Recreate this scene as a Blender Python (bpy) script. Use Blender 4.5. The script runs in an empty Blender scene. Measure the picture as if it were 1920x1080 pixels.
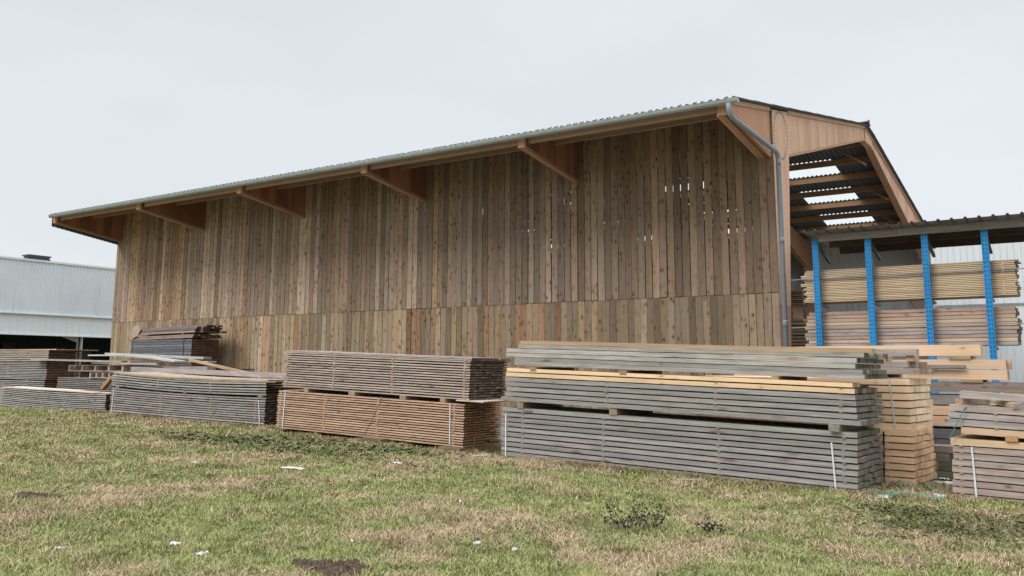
import bpy, math, random
import numpy as np
from mathutils import Vector
R = math.radians
rng = random.Random(11)
np.random.seed(5)

# ---------------------------------------------------------------- camera, sky, sun, exposure
sc = bpy.context.scene
col = sc.collection
cam = bpy.data.cameras.new('camera')
camo = bpy.data.objects.new('camera', cam); col.objects.link(camo)
from mathutils import Matrix
camo.matrix_world = Matrix(((0.83396568, 0.07805616, 0.54626777, 0), (0.55180469, -0.12438821, -0.82464487, 0),
                            (0.00358066, 0.98915864, -0.14680725, 0), (0, 0, 0, 1)))
cam.sensor_width = 36; cam.lens = 1640 / 1920 * 36
cam.shift_y = -90 / 1920
cam.clip_start = 0.1; cam.clip_end = 2000
sc.camera = camo

w = bpy.data.worlds.new('World'); sc.world = w; w.use_nodes = True
nt = w.node_tree; N = nt.nodes; Lk = nt.links
for n in list(N): N.remove(n)
out = N.new('ShaderNodeOutputWorld'); bg = N.new('ShaderNodeBackground')
sky = N.new('ShaderNodeTexSky'); sky.sky_type = 'NISHITA'; sky.sun_disc = False
SUN_EL, SUN_AZ = R(48), R(195)
sky.sun_elevation = SUN_EL; sky.sun_rotation = SUN_AZ
tc = N.new('ShaderNodeTexCoord'); sx = N.new('ShaderNodeSeparateXYZ')
Lk.new(tc.outputs['Generated'], sx.inputs[0])
ramp = N.new('ShaderNodeValToRGB'); ramp.color_ramp.interpolation = 'EASE'
e = ramp.color_ramp.elements
e[0].position = 0.0; e[0].color = (5.5, 5.70, 5.95, 1)
e[1].position = 1.0; e[1].color = (17.5, 17.9, 18.4, 1)
m_ = e.new(0.40); m_.color = (5.3, 5.56, 5.84, 1)
Lk.new(sx.outputs['Z'], ramp.inputs[0])
mp = N.new('ShaderNodeMapping'); mp.inputs['Scale'].default_value = (1.2, 1.2, 3.5)
Lk.new(tc.outputs['Generated'], mp.inputs[0])
nz = N.new('ShaderNodeTexNoise'); nz.inputs['Scale'].default_value = 1.4; nz.inputs['Detail'].default_value = 3
Lk.new(mp.outputs[0], nz.inputs['Vector'])
mr = N.new('ShaderNodeMapRange'); mr.inputs['From Min'].default_value = .3; mr.inputs['From Max'].default_value = .7
mr.inputs['To Min'].default_value = .93; mr.inputs['To Max'].default_value = 1.05
Lk.new(nz.outputs[0], mr.inputs[0])
mul = N.new('ShaderNodeVectorMath'); mul.operation = 'SCALE'
Lk.new(ramp.outputs[0], mul.inputs[0]); Lk.new(mr.outputs[0], mul.inputs['Scale'])
mix = N.new('ShaderNodeMix'); mix.data_type = 'RGBA'; mix.inputs[0].default_value = 0.95
Lk.new(sky.outputs[0], mix.inputs[6]); Lk.new(mul.outputs[0], mix.inputs[7])
Lk.new(mix.outputs[2], bg.inputs[0]); bg.inputs[1].default_value = 0.1
Lk.new(bg.outputs[0], out.inputs[0])

sun = bpy.data.lights.new('sun', 'SUN'); sun.energy = 1.2; sun.angle = R(25); sun.color = (1, .97, .93)
suno = bpy.data.objects.new('sun', sun); col.objects.link(suno)
suno.rotation_euler = (R(50), 0, R(-25))     # light falls from behind the camera's left shoulder
vs = sc.view_settings; vs.view_transform = 'Standard'; vs.look = 'None'; vs.gamma = 1; vs.exposure = 0.55

# ---------------------------------------------------------------- helpers
def tag(o, label=None, cat=None, group=None, kind=None):
    if label: o['label'] = label
    if cat: o['category'] = cat
    if group: o['group'] = group
    if kind: o['kind'] = kind
    return o

def empty(name, loc=(0, 0, 0), label=None, cat=None, group=None, rot=(0, 0, 0)):
    o = bpy.data.objects.new(name, None); col.objects.link(o)
    o.location = loc; o.rotation_euler = rot; o.empty_display_size = .2
    return tag(o, label, cat, group)

def jit(c, a, r=rng):
    k = 1 + r.uniform(-a, a)
    return tuple(max(0.004, x * k * (1 + r.uniform(-a * .09, a * .09))) for x in c[:3])

class MB:
    """collects geometry for one mesh; every face has a colour, every vertex a grain coordinate (length, across, height)"""
    def __init__(s): s.v = []; s.f = []; s.c = []; s.g = []
    def add(s, vs_, fs, cs, gs):
        n = len(s.v); s.v += vs_; s.g += gs
        s.f += [tuple(i + n for i in f) for f in fs]; s.c += cs
    def board(s, x0, x1, y0, y1, z0, z1, c, ec=None, seg=1, bend=None, axis='x', tf=None):
        """a bar whose grain runs along axis; bend(x)->(dy,dz) in bar coordinates"""
        ec = ec or c; o = (rng.uniform(0, 90), rng.uniform(0, 90), rng.uniform(0, 90))
        vv = []; gg = []
        if axis == 'x': a0, a1, b0, b1, c0, c1 = x0, x1, y0, y1, z0, z1
        elif axis == 'y': a0, a1, b0, b1, c0, c1 = y0, y1, x0, x1, z0, z1
        else: a0, a1, b0, b1, c0, c1 = z0, z1, x0, x1, y0, y1
        for i in range(seg + 1):
            a = a0 + (a1 - a0) * i / seg
            db, dc = bend(a) if bend else (0, 0)
            for (b, c_) in ((b0, c0), (b1, c0), (b1, c1), (b0, c1)):
                p = (a, b + db, c_ + dc)
                gg.append((a + o[0], b + o[1], c_ + o[2]))
                if axis == 'y': p = (p[1], p[0], p[2])
                elif axis == 'z': p = (p[1], p[2], p[0])
                vv.append(tf(p) if tf else p)
        ff = []; cc = []
        for i in range(seg):
            k = i * 4
            for j in range(4):
                q = (k + j, k + 4 + j, k + 4 + (j + 1) % 4, k + (j + 1) % 4)
                ff.append(q); cc.append(c)
        ff.append((0, 1, 2, 3)); cc.append(ec)
        k = seg * 4; ff.append((k + 3, k + 2, k + 1, k)); cc.append(ec)
        if axis == 'y': ff = [f[::-1] for f in ff]
        # orientation: recalculated in build
        s.add(vv, ff, cc, gg)
    def prism(s, prof, a0, a1, c, plane='yz', ec=None):
        """polygon prof in plane extruded along the remaining axis from a0 to a1"""
        o = (rng.uniform(0, 90), rng.uniform(0, 90), rng.uniform(0, 90)); n = len(prof)
        vv = []; gg = []
        for a in (a0, a1):
            for (p, q) in prof:
                pt = {'yz': (a, p, q), 'xz': (p, a, q), 'xy': (p, q, a)}[plane]
                vv.append(pt); gg.append((p + o[0], a + o[1], q + o[2]))
        ff = [tuple(range(n)), tuple(range(2 * n - 1, n - 1, -1))]
        cc = [c, c]
        for i in range(n):
            j = (i + 1) % n; ff.append((i, i + n, j + n, j)); cc.append(ec or c)
        s.add(vv, ff, cc, gg)
    def tube(s, pts, r, c, n=12, cap=True):
        P = [Vector(p) for p in pts]; vv = []; gg = []; L = 0
        rr = r if isinstance(r, (list, tuple)) else [r] * len(P)
        up = None
        for i, p in enumerate(P):
            d = (P[min(i + 1, len(P) - 1)] - P[max(i - 1, 0)]).normalized()
            if up is None:
                up = Vector((0, 0, 1)) if abs(d.z) < .9 else Vector((1, 0, 0))
            a = d.cross(up).normalized(); b = a.cross(d).normalized(); up = b
            if i: L += (P[i] - P[i - 1]).length
            for k in range(n):
                t = 2 * math.pi * k / n
                q = p + (a * math.cos(t) + b * math.sin(t)) * rr[i]
                vv.append(tuple(q)); gg.append((L, math.cos(t) * .05, math.sin(t) * .05))
        ff = []; cc = []
        for i in range(len(P) - 1):
            for k in range(n):
                ff.append((i * n + k, i * n + (k + 1) % n, (i + 1) * n + (k + 1) % n, (i + 1) * n + k)); cc.append(c)
        if cap:
            ff.append(tuple(range(n - 1, -1, -1))); cc.append(c)
            m = (len(P) - 1) * n; ff.append(tuple(range(m, m + n))); cc.append(c)
        s.add(vv, ff, cc, gg)
    def build(s, name, mat, parent=None, smooth=False, recalc=True, loc=None):
        me = bpy.data.meshes.new(name); me.from_pydata(s.v, [], s.f)
        a = me.attributes.new('col', 'FLOAT_COLOR', 'CORNER')
        lens = np.array([len(f) for f in s.f]); cc = np.ones((len(s.c), 4), np.float32); cc[:, :3] = np.array(s.c, np.float32)[:, :3]
        a.data.foreach_set('color', np.repeat(cc, lens, axis=0).ravel())
        g = me.attributes.new('gc', 'FLOAT_VECTOR', 'POINT'); g.data.foreach_set('vector', np.array(s.g, np.float32).ravel())
        if recalc:
            import bmesh
            bm = bmesh.new(); bm.from_mesh(me); bmesh.ops.recalc_face_normals(bm, faces=bm.faces); bm.to_mesh(me); bm.free()
        if smooth: me.polygons.foreach_set('use_smooth', [True] * len(me.polygons))
        me.materials.append(mat)
        o = bpy.data.objects.new(name, me); col.objects.link(o)
        if parent: o.parent = parent
        if loc: o.location = loc
        return o

# ---------------------------------------------------------------- materials
def newmat(name):
    m = bpy.data.materials.new(name); m.use_nodes = True
    t = m.node_tree; b = t.nodes['Principled BSDF']
    return m, t, b
def nd(t, typ, **kw):
    n = t.nodes.new(typ)
    for k, v in kw.items(): setattr(n, k, v)
    return n
def attr(t, name):
    n = nd(t, 'ShaderNodeAttribute'); n.attribute_name = name; return n
def vmap(t, src, scale, loc=(0, 0, 0)):
    n = nd(t, 'ShaderNodeMapping'); n.inputs['Scale'].default_value = scale; n.inputs['Location'].default_value = loc
    t.links.new(src, n.inputs[0]); return n.outputs[0]
def noise(t, vec, scale=1, detail=4, rough=.6):
    n = nd(t, 'ShaderNodeTexNoise'); n.inputs['Scale'].default_value = scale; n.inputs['Detail'].default_value = detail
    n.inputs['Roughness'].default_value = rough; t.links.new(vec, n.inputs['Vector']); return n.outputs[0]
def rng_(t, v, a, b, c, d):
    n = nd(t, 'ShaderNodeMapRange'); t.links.new(v, n.inputs[0])
    for i, x in zip((1, 2, 3, 4), (a, b, c, d)): n.inputs[i].default_value = x
    return n.outputs[0]
def mixc(t, f, a, b, mode='MIX'):
    n = nd(t, 'ShaderNodeMix'); n.data_type = 'RGBA'; n.blend_type = mode
    for sock, x in ((n.inputs[0], f), (n.inputs[6], a), (n.inputs[7], b)):
        if isinstance(x, (int, float)): sock.default_value = x
        elif isinstance(x, tuple): sock.default_value = (*x[:3], 1)
        else: t.links.new(x, sock)
    return n.outputs[2]
def mth(t, op, a, b=0.0):
    n = nd(t, 'ShaderNodeMath'); n.operation = op
    for sock, x in ((n.inputs[0], a), (n.inputs[1], b)):
        if isinstance(x, (int, float)): sock.default_value = x
        else: t.links.new(x, sock)
    return n.outputs[0]
def scalec(t, c, f):
    n = nd(t, 'ShaderNodeVectorMath'); n.operation = 'SCALE'; t.links.new(c, n.inputs[0])
    if isinstance(f, (int, float)): n.inputs['Scale'].default_value = f
    else: t.links.new(f, n.inputs['Scale'])
    return n.outputs[0]
def bump(t, b, h, s=.3, d=.01):
    n = nd(t, 'ShaderNodeBump'); n.inputs['Strength'].default_value = s; n.inputs['Distance'].default_value = d
    t.links.new(h, n.inputs['Height']); t.links.new(n.outputs[0], b.inputs['Normal'])

def wood(name, grain=(.72, 1.2), gs=(2.0, 60, 60), knots=.6, kscale=(5, 9, 9), kr=.20, kcol=(.045, .022, .012), stain=.35, stcol=(.10, .085, .07), rough=.85, crack=.35, patch=(.9, 3, 3), halo=.5):
    m, t, b = newmat(name)
    c = attr(t, 'col').outputs['Color']; g = attr(t, 'gc').outputs['Vector']
    f1 = noise(t, vmap(t, g, gs), 1, 5, .65)
    f2 = noise(t, vmap(t, g, patch), 1, 4, .6)
    f3 = noise(t, vmap(t, g, (gs[0] * .35, gs[1] * 2.2, gs[2] * 2.2)), 1, 2, .5)
    c = scalec(t, c, rng_(t, f1, .3, .7, *grain))
    c = mixc(t, rng_(t, f2, .48, .78, 0, stain), c, stcol)
    c = scalec(t, c, rng_(t, f2, .25, .75, .86, 1.14))
    c = scalec(t, c, rng_(t, f3, .62, .72, 1, 1 - crack))
    if knots:
        v = nd(t, 'ShaderNodeTexVoronoi'); v.inputs['Scale'].default_value = 1
        wv = nd(t, 'ShaderNodeVectorMath'); wv.operation = 'ADD'
        t.links.new(vmap(t, g, kscale), wv.inputs[0])
        nn = nd(t, 'ShaderNodeTexNoise'); nn.inputs['Scale'].default_value = 14; t.links.new(g, nn.inputs['Vector'])
        sv = nd(t, 'ShaderNodeVectorMath'); sv.operation = 'SCALE'; sv.inputs['Scale'].default_value = .16
        t.links.new(nn.outputs['Color'], sv.inputs[0]); t.links.new(sv.outputs[0], wv.inputs[1])
        t.links.new(wv.outputs[0], v.inputs['Vector'])
        d = v.outputs['Distance']
        sc_ = nd(t, 'ShaderNodeSeparateColor'); t.links.new(v.outputs['Color'], sc_.inputs[0])
        gate = mth(t, 'MULTIPLY', rng_(t, sc_.outputs[0], .30, .55, 0, 1), rng_(t, noise(t, vmap(t, g, (.45, 1.5, 1.5), (7, 3, 1)), 1, 2, .5), .40, .58, .4, 1))
        hal = rng_(t, d, kr * 1.1, kr * 2.3, halo * knots, 0)
        c = mixc(t, mth(t, 'MULTIPLY', hal, gate), c, tuple(min(1, x * 3.2) for x in kcol))
        core = rng_(t, d, kr * .55, kr, knots, 0)
        c = mixc(t, mth(t, 'MULTIPLY', core, gate), c, kcol)
    t.links.new(c, b.inputs['Base Color'])
    b.inputs['Roughness'].default_value = rough; b.inputs['Specular IOR Level'].default_value = .25
    bump(t, b, f1, .25, .004)
    return m

M = {}
M['pack'] = wood('weathered_board', gs=(2.0, 28, 28), knots=.6, kscale=(4, 9, 9), kr=.22, kcol=(.07, .05, .04), halo=.4, stain=.5, stcol=(.13, .11, .09), patch=(1.1, 6, 6), grain=(.66, 1.26))
M['beam'] = wood('weathered_beam', knots=.75, kscale=(1.7, 7, 7), kr=.26, kcol=(.09, .075, .065), halo=.6, stain=.65, stcol=(.13, .125, .12), patch=(1.0, 9, 9), grain=(.62, 1.3))
M['fresh'] = wood('sawn_beam', grain=(.86, 1.1), knots=.45, kscale=(3, 6, 6), kr=.13, kcol=(.18, .08, .03), stain=.12, stcol=(.50, .35, .23), crack=.15)
M['clad'] = wood('cladding_plank', grain=(.74, 1.2), gs=(1.4, 45, 45), knots=.85, kscale=(5.5, 9, 9), kr=.27, kcol=(.05, .022, .010), stain=.55, stcol=(.11, .083, .058), crack=.4, patch=(.55, 6, 6), halo=.5)
M['glulam'] = wood('structural_timber', grain=(.85, 1.12), knots=.3, kscale=(2, 6, 6), kr=.12, stain=.2, stcol=(.25, .13, .07), crack=.12)
def plywood():
    m, t, b = newmat('plywood_panel')
    c = attr(t, 'col').outputs['Color']; g = attr(t, 'gc').outputs['Vector']
    f = noise(t, vmap(t, g, (9, 9, 1.6)), 1, 5, .6); f2 = noise(t, vmap(t, g, (1.6, 1.2, .12)), 1, 3, .6)
    c = scalec(t, c, rng_(t, f, .3, .7, .84, 1.14))
    c = mixc(t, rng_(t, f2, .46, .56, 0, .6), c, (.50, .23, .135))
    f3 = noise(t, vmap(t, g, (40, 40, 5)), 1, 2, .5)
    c = scalec(t, c, rng_(t, f3, .66, .74, 1, .6))
    t.links.new(c, b.inputs['Base Color']); b.inputs['Roughness'].default_value = .6; b.inputs['Specular IOR Level'].default_value = .3
    return m
M['ply'] = plywood()
def metal(name, base, streak=None, rough=.5, metallic=0.0, var=.1, dirt=None, dscale=(1, 1, .3), dthr=(.5, .75, .6)):
    m, t, b = newmat(name)
    tcn = nd(t, 'ShaderNodeTexCoord'); o = tcn.outputs['Object']
    f = noise(t, vmap(t, o, (3, 3, .7)), 1, 5, .6)
    c = mixc(t, 1.0, base, base)
    c = scalec(t, c, rng_(t, f, .3, .7, 1 - var, 1 + var))
    if dirt:
        f2 = noise(t, vmap(t, o, dscale), 1, 5, .7)
        c = mixc(t, rng_(t, f2, dthr[0], dthr[1], 0, dthr[2]), c, dirt)
    t.links.new(c, b.inputs['Base Color']); b.inputs['Roughness'].default_value = rough; b.inputs['Metallic'].default_value = metallic
    b.inputs['Specular IOR Level'].default_value = .35
    return m
M['zinc'] = metal('zinc_gutter', (.40, .45, .45), rough=.5, metallic=.3, var=.12)
M['pipe'] = metal('grey_pipe', (.25, .28, .31), rough=.4, var=.06)
M['galv'] = metal('galvanised_steel', (.35, .37, .38), rough=.4, metallic=.8, var=.2)
M['darksteel'] = metal('dark_steel', (.055, .065, .075), rough=.45, metallic=.4, var=.2)
M['fibre'] = metal('fibre_cement_sheet', (.115, .12, .125), rough=.85, var=.18, dirt=(.07, .075, .07), dscale=(2, 2, 2))
M['racksheet'] = metal('old_roof_sheet', (.27, .245, .225), rough=.8, var=.2, dirt=(.12, .10, .085), dscale=(2, 6, 2))
M['white_clad'] = metal('white_cladding', (.80, .83, .86), rough=.45, var=.03)
M['grey_clad'] = metal('grey_cladding', (.62, .65, .665), rough=.5, var=.05)
M['blue'] = metal('blue_paint', (.016, .22, .50), rough=.5, var=.16, dirt=(.13, .075, .05), dscale=(9, 9, 5), dthr=(.62, .68, .85))
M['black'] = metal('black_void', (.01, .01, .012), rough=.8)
M['white_pl'] = metal('white_plastic', (.66, .68, .70), rough=.45, var=.12)
M['green_pl'] = metal('green_strap_plastic', (.02, .20, .15), rough=.35, var=.1)
M['rubber'] = metal('dark_vent_metal', (.05, .055, .06), rough=.7)

def old_roof():
    m, t, b = newmat('pale_sheet_roof')
    o = nd(t, 'ShaderNodeTexCoord').outputs['Object']
    f = noise(t, vmap(t, o, (.4, .5, .4)), 1, 4, .6); f2 = noise(t, vmap(t, o, (.12, 5, .12)), 1, 4, .6)
    f3 = noise(t, vmap(t, o, (.08, .42, .08), (0, 3.1, 0)), 1, 2, .5)
    c = mixc(t, rng_(t, f, .35, .65, 0, 1), (.72, .765, .82), (.80, .83, .87))
    rust = mth(t, 'MULTIPLY', rng_(t, f2, .45, .6, 0, 1), rng_(t, f3, .52, .62, 0, .75))
    c = mixc(t, rust, c, (.45, .42, .42))
    t.links.new(c, b.inputs['Base Color']); b.inputs['Roughness'].default_value = .5
    return m
M['pale_roof'] = old_roof()
def skylight():
    m, t, b = newmat('translucent_sheet')
    t.nodes.remove(b); o = [n for n in t.nodes if n.type == 'OUTPUT_MATERIAL'][0]
    tr = nd(t, 'ShaderNodeBsdfTranslucent'); tr.inputs[0].default_value = (.62, .65, .64, 1)
    tp = nd(t, 'ShaderNodeBsdfTransparent'); tp.inputs[0].default_value = (.80, .83, .83, 1)
    mx = nd(t, 'ShaderNodeMixShader'); mx.inputs[0].default_value = .45
    t.links.new(tr.outputs[0], mx.inputs[1]); t.links.new(tp.outputs[0], mx.inputs[2]); t.links.new(mx.outputs[0], o.inputs[0])
    return m
M['skylight'] = skylight()
def ground_mat():
    m, t, b = newmat('turf_soil')
    o = nd(t, 'ShaderNodeTexCoord').outputs['Object']
    a = noise(t, o, .9, 5, .6); f = noise(t, o, 9, 5, .7); h = noise(t, o, 45, 3, .7)
    c = mixc(t, rng_(t, a, .35, .65, 0, 1), (.14, .145, .05), (.19, .155, .09))
    c = mixc(t, rng_(t, f, .42, .62, 0, .9), c, (.11, .125, .04))
    c = mixc(t, rng_(t, h, .5, .72, 0, .7), c, (.085, .065, .04))
    t.links.new(c, b.inputs['Base Color']); b.inputs['Roughness'].default_value = .95; b.inputs['Specular IOR Level'].default_value = .1
    bump(t, b, h, .6, .02)
    return m
M['ground'] = ground_mat()
def gravel():
    m, t, b = newmat('yard_gravel')
    o = nd(t, 'ShaderNodeTexCoord').outputs['Object']
    f = noise(t, o, 30, 3, .7); a = noise(t, o, .8, 4, .6)
    c = mixc(t, rng_(t, f, .35, .65, 0, 1), (.13, .12, .10), (.34, .32, .29)); c = scalec(t, c, rng_(t, a, .3, .7, .75, 1.1))
    t.links.new(c, b.inputs['Base Color']); b.inputs['Roughness'].default_value = .95; bump(t, b, f, .6, .02)
    return m
M['gravel'] = gravel()
def leaf_mat(name, tr=.25, rough=.7):
    m, t, b = newmat(name)
    c = attr(t, 'col').outputs['Color']; t.links.new(c, b.inputs['Base Color'])
    b.inputs['Roughness'].default_value = rough; b.inputs['Specular IOR Level'].default_value = .15
    return m
M['grass'] = leaf_mat('grass_blade')
M['leaf'] = leaf_mat('weed_leaf')
M['soil'] = wood('dug_soil', knots=0, gs=(20, 20, 20), grain=(.5, 1.4), stain=.5, stcol=(.05, .035, .025), patch=(6, 6, 6))

# ---------------------------------------------------------------- terrain
def gz(X, Y):
    """height of the field; falls gently to the right"""
    X = np.asarray(X, float); Y = np.asarray(Y, float)
    z = -1.67 - .024 * np.clip(X, -23.5, 8)
    z = z - .06 * np.exp(-((X + 9.6) / 2.0) ** 2 - ((Y - 13.3) / 1.0) ** 2)
    near = np.clip((22 - np.abs(Y - 4)) / 8, 0, 1) * np.clip((30 - np.abs(X + 12)) / 8, 0, 1) * np.clip((12.6 - Y) / 1.5, 0, 1)
    b = (np.sin(X * 1.3 + .6 * np.sin(Y * 1.1)) * np.cos(Y * 1.7 + X * .4) * .012 + np.sin(X * 3.7 + Y * 2.1) * np.sin(Y * 4.3 - X * 1.9 + 1) * .008
         + np.sin(X * .45 + 1) * np.sin(Y * .6) * .025)
    return z + b * near
def gzf(x, y): return float(gz(x, y))

def axis_pts(a, b, step, far):
    core = np.arange(a, b + 1e-6, step)
    ext = np.array([1, 2.5, 5, 9, 15, 25, 45, 80, 140, far])
    return np.concatenate([(a - ext)[::-1], core, b + ext])
xs = axis_pts(-30, 4, .16, 500); ys = axis_pts(0, 16, .16, 500)
XX, YY = np.meshgrid(xs, ys); ZZ = gz(XX, YY) - .02 * (YY < 14.5)
nx, ny = len(xs), len(ys)
me = bpy.data.meshes.new('field')
me.from_pydata([tuple(p) for p in np.stack([XX, YY, ZZ], -1).reshape(-1, 3)], [],
               [(j * nx + i, j * nx + i + 1, (j + 1) * nx + i + 1, (j + 1) * nx + i) for j in range(ny - 1) for i in range(nx - 1)])
me.polygons.foreach_set('use_smooth', [True] * len(me.polygons)); me.materials.append(M['ground'])
tag(bpy.data.objects.new('ground', me), 'rough grass field sloping gently down to the right', kind='structure')
col.objects.link(bpy.data.objects['ground'] if 'ground' in bpy.data.objects else bpy.data.objects[-1])

mb = MB()
gxs = list(np.arange(-34, 14.1, 4)); gys = [14.9, 16, 18, 20, 30, 45, 60, 90]
for i in range(len(gxs) - 1):
    for j in range(len(gys) - 1):
        q = [(gxs[i], gys[j]), (gxs[i + 1], gys[j]), (gxs[i + 1], gys[j + 1]), (gxs[i], gys[j + 1])]
        mb.add([(x, y, gzf(x, y) + .012) for x, y in q], [(0, 1, 2, 3)], [(.3, .3, .3)], [(0, 0, 0)] * 4)
tag(mb.build('yard_ground', M['gravel'], recalc=False), 'pale gravel yard behind the timber stacks', kind='structure')

# ---------------------------------------------------------------- timber barn
WX0, WX1, WY = -32.7, -6.08, 20.5
EY, RY, BY = 17.62, 31.5, 45.8
def roofz(y): return 8.5 - .197 * (31.5 - y) if y < 31.5 else 8.5 - .165 * (y - 31.5)
FX = [WX1 - .12 - 5.275 * i for i in range(6)]                # frame centres
barn = empty('timber_barn', (-19.4, 32, gzf(-19, 20)), 'large open-ended barn clad in weathered vertical planks under a corrugated roof', 'barn')
BO = -Vector(barn.location)
def bpart(mb, name, mat, parent=None, **k):
    """part of the barn given in world coordinates"""
    o = mb.build(name, mat, parent or barn, **k)
    if parent is None: o.location = BO
    return o
OR = (.46, .27, .155)       # fresh orange-ish structural wood
PLY = (.66, .42, .28)
# plank cladding: upper and lower run of vertical boards
def plankwall(z0, z1, pal, name, seedv, yoff=0.0):
    r = random.Random(seedv); mb = MB(); x = WX1 + .01; run = None; i = 0
    while x > WX0:
        wd = r.choice([.165, .172, .178, .178, .185, .185])
        g = .012 + r.random() ** 2 * .009
        if -13.8 < x < -6.9: g = r.choice([.011, .018, .022, .026, .030]) if z0 > 0 else .006
        elif -16.5 < x <= -13.8 and z0 > 0: g = r.choice([.005, .006, .016, .02])
        if run is None or r.random() < .16: run = r.choice(pal)
        c0 = run if r.random() < .62 else r.choice(pal)
        c = jit(c0, .33, r)
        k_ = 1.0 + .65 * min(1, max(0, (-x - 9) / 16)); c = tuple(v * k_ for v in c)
        t = .022 + r.uniform(-.002, .006)
        tw = r.uniform(-.006, .006); ph = r.uniform(0, 6)
        top = (roofz(WY) - .05) if z0 > 0 else z1 + r.uniform(-.006, .004)
        zb = z0 + (r.uniform(-.008, .008) if z0 > 0 else 0)
        mb.board(x - wd, x, WY - t + yoff, WY + yoff, zb, top, c, seg=5, axis='z', bend=lambda a: (tw * math.sin(a * .8 + ph), 0))
        # a few boards are butt-jointed: pale saw line where a board starts again
        x -= wd + g; i += 1
    return bpart(mb, name, M['clad'])
palU = [(0.269, 0.194, 0.133), (0.303, 0.224, 0.163), (0.241, 0.175, 0.122), (0.247, 0.188, 0.143), (0.207, 0.152, 0.105), (0.337, 0.258, 0.189), (0.279, 0.188, 0.12), (0.241, 0.181, 0.131), (0.314, 0.213, 0.143)]
palL = [(0.284, 0.205, 0.132), (0.251, 0.175, 0.11), (0.274, 0.164, 0.099), (0.309, 0.238, 0.163), (0.234, 0.175, 0.115), (0.274, 0.209, 0.141), (0.293, 0.201, 0.122)]
plankwall(1.82, 6.0, palU, 'plank_cladding', 3)
plankwall(-1.6, 1.808, palL, 'lower_plank_cladding', 8, .006)
# girts behind the planks
mb = MB()
for z in (-1.2, -.2, .8, 1.82, 2.9, 4.0, 5.1):
    mb.board(WX0, WX1 - .3, WY + .03, WY + .10, z - .08, z + .08, jit(OR, .1), seg=1)
bpart(mb, 'girt', M['glulam'])
# corrugated roof slopes, laid in overlapping courses
def corr_slope(y0, y1, x0, x1, name, mat, skip=(), only=None, fix=True, pitch=.177, amp=.026, off=.0, courses=None, zf=roofz, parent=None, bounds=None):
    mb = MB(); courses = len(bounds) - 1 if bounds else courses; n = max(8, int(round((x1 - x0) / pitch * 8))); courses = courses or int(round(abs(y1 - y0) / 1.45))
    X = [x0 + (x1 - x0) * i / n for i in range(n + 1)]
    for k in range(courses):
        a = y0 + (y1 - y0) * k / courses; b = y0 + (y1 - y0) * (k + 1) / courses
        if bounds: a, b = bounds[k], bounds[k + 1]
        bb = b + (y1 - y0) / courses * .07
        lo, hi = (a, bb) if zf(a) < zf(b) else (bb, a)
        vv = []; gg = []
        for s_ in (0, 1):
            for (yy, dz) in ((a, .014 if zf(a) < zf(b) else 0), (bb, 0 if zf(a) < zf(b) else .014)):
                for x in X:
                    vv.append((x, yy, zf(yy) + dz + off + amp * math.cos(2 * math.pi * x / pitch) - s_ * .009)); gg.append((x, yy, 0))
        m = n + 1; ff = []
        for i in range(n):
            xm = (X[i] + X[i + 1]) / 2
            if any(sx0 < xm < sx1 and sy0 < (a + b) / 2 < sy1 for sx0, sx1, sy0, sy1 in skip): continue
            if only and not any(sx0 < xm < sx1 and sy0 < (a + b) / 2 < sy1 for sx0, sx1, sy0, sy1 in only): continue
            ff.append((i, i + 1, m + i + 1, m + i)); ff.append((2 * m + i, 3 * m + i, 3 * m + i + 1, 2 * m + i + 1))
            ff.append((i, 2 * m + i, 2 * m + i + 1, i + 1)); ff.append((m + i, m + i + 1, 3 * m + i + 1, 3 * m + i))
        if not ff: continue
        if not only and not skip:
            ff.append((0, m, 3 * m, 2 * m)); ff.append((n, 2 * m + n, 3 * m + n, m + n))
        mb.add(vv, ff, [(.3, .3, .3)] * len(ff), gg)
        if fix and k < 3:
            x = math.ceil(x0 / pitch) * pitch
            while x < x1 - .05:
                z = zf(a + .12 * (1 if y1 > y0 else -1)) + amp + off + .006
                yy = a + .12 * (1 if y1 > y0 else -1)
                mb.board(x - .014, x + .014, yy - .014, yy + .014, z, z + .024, (.5, .5, .5)); x += pitch * (2 if rng.random() < .5 else 1)
    return mb.build(name, mat, parent or barn, smooth=False, recalc=False)
RX0, RX1 = -32.86, -5.97
nbay = [(FX[i + 1] + FX[i]) / 2 - .15 for i in range(5)]
bays = [(c - 1.06, c + 1.06) for c in nbay]
bnd = [31.5] + [32.63 + 1.57 * k for k in range(10)]
rowsY = [(bnd[k], bnd[k + 1]) for k in (2, 4, 6)]
SK = [(a, b, y0, y1) for a, b in bays for y0, y1 in rowsY]
o = corr_slope(EY, RY, RX0, RX1, 'roof_slope', M['fibre']); o.location = BO
o = corr_slope(46.6, RY, RX0, RX1, 'roof_slope', M['fibre'], skip=SK, bounds=bnd[::-1]); o.location = BO
def sky_sheet(a, b, y0, y1):
    mb = MB(); pitch = .177; n = int((b - a) / pitch * 8); X = [a + (b - a) * i / n for i in range(n + 1)]
    vv = [(x, yy, roofz(yy) + .005 + .026 * math.cos(2 * math.pi * x / pitch)) for yy in (y0 + .0, y1 + .02) for x in X]
    mb.add(vv, [(i, i + 1, n + 2 + i, n + 1 + i) for i in range(n)], [(1, 1, 1)] * n, [(0, 0, 0)] * len(vv))
    mb.board((a + b) / 2 - .006, (a + b) / 2 + .006, y0, y1, roofz((y0 + y1) / 2) - .036, roofz((y0 + y1) / 2) - .03, (.05, .05, .05), axis='y')
    bpart(mb, 'skylight_sheet', M['skylight'], recalc=False)
for a, b, y0, y1 in SK: sky_sheet(a, b, y0, y1)
mb = MB(); mb.prism([(31.2, 8.50), (31.5, 8.585), (31.8, 8.51), (31.85, 8.53), (31.5, 8.64), (31.15, 8.53)], RX0, RX1, (.3, .3, .3))
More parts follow.
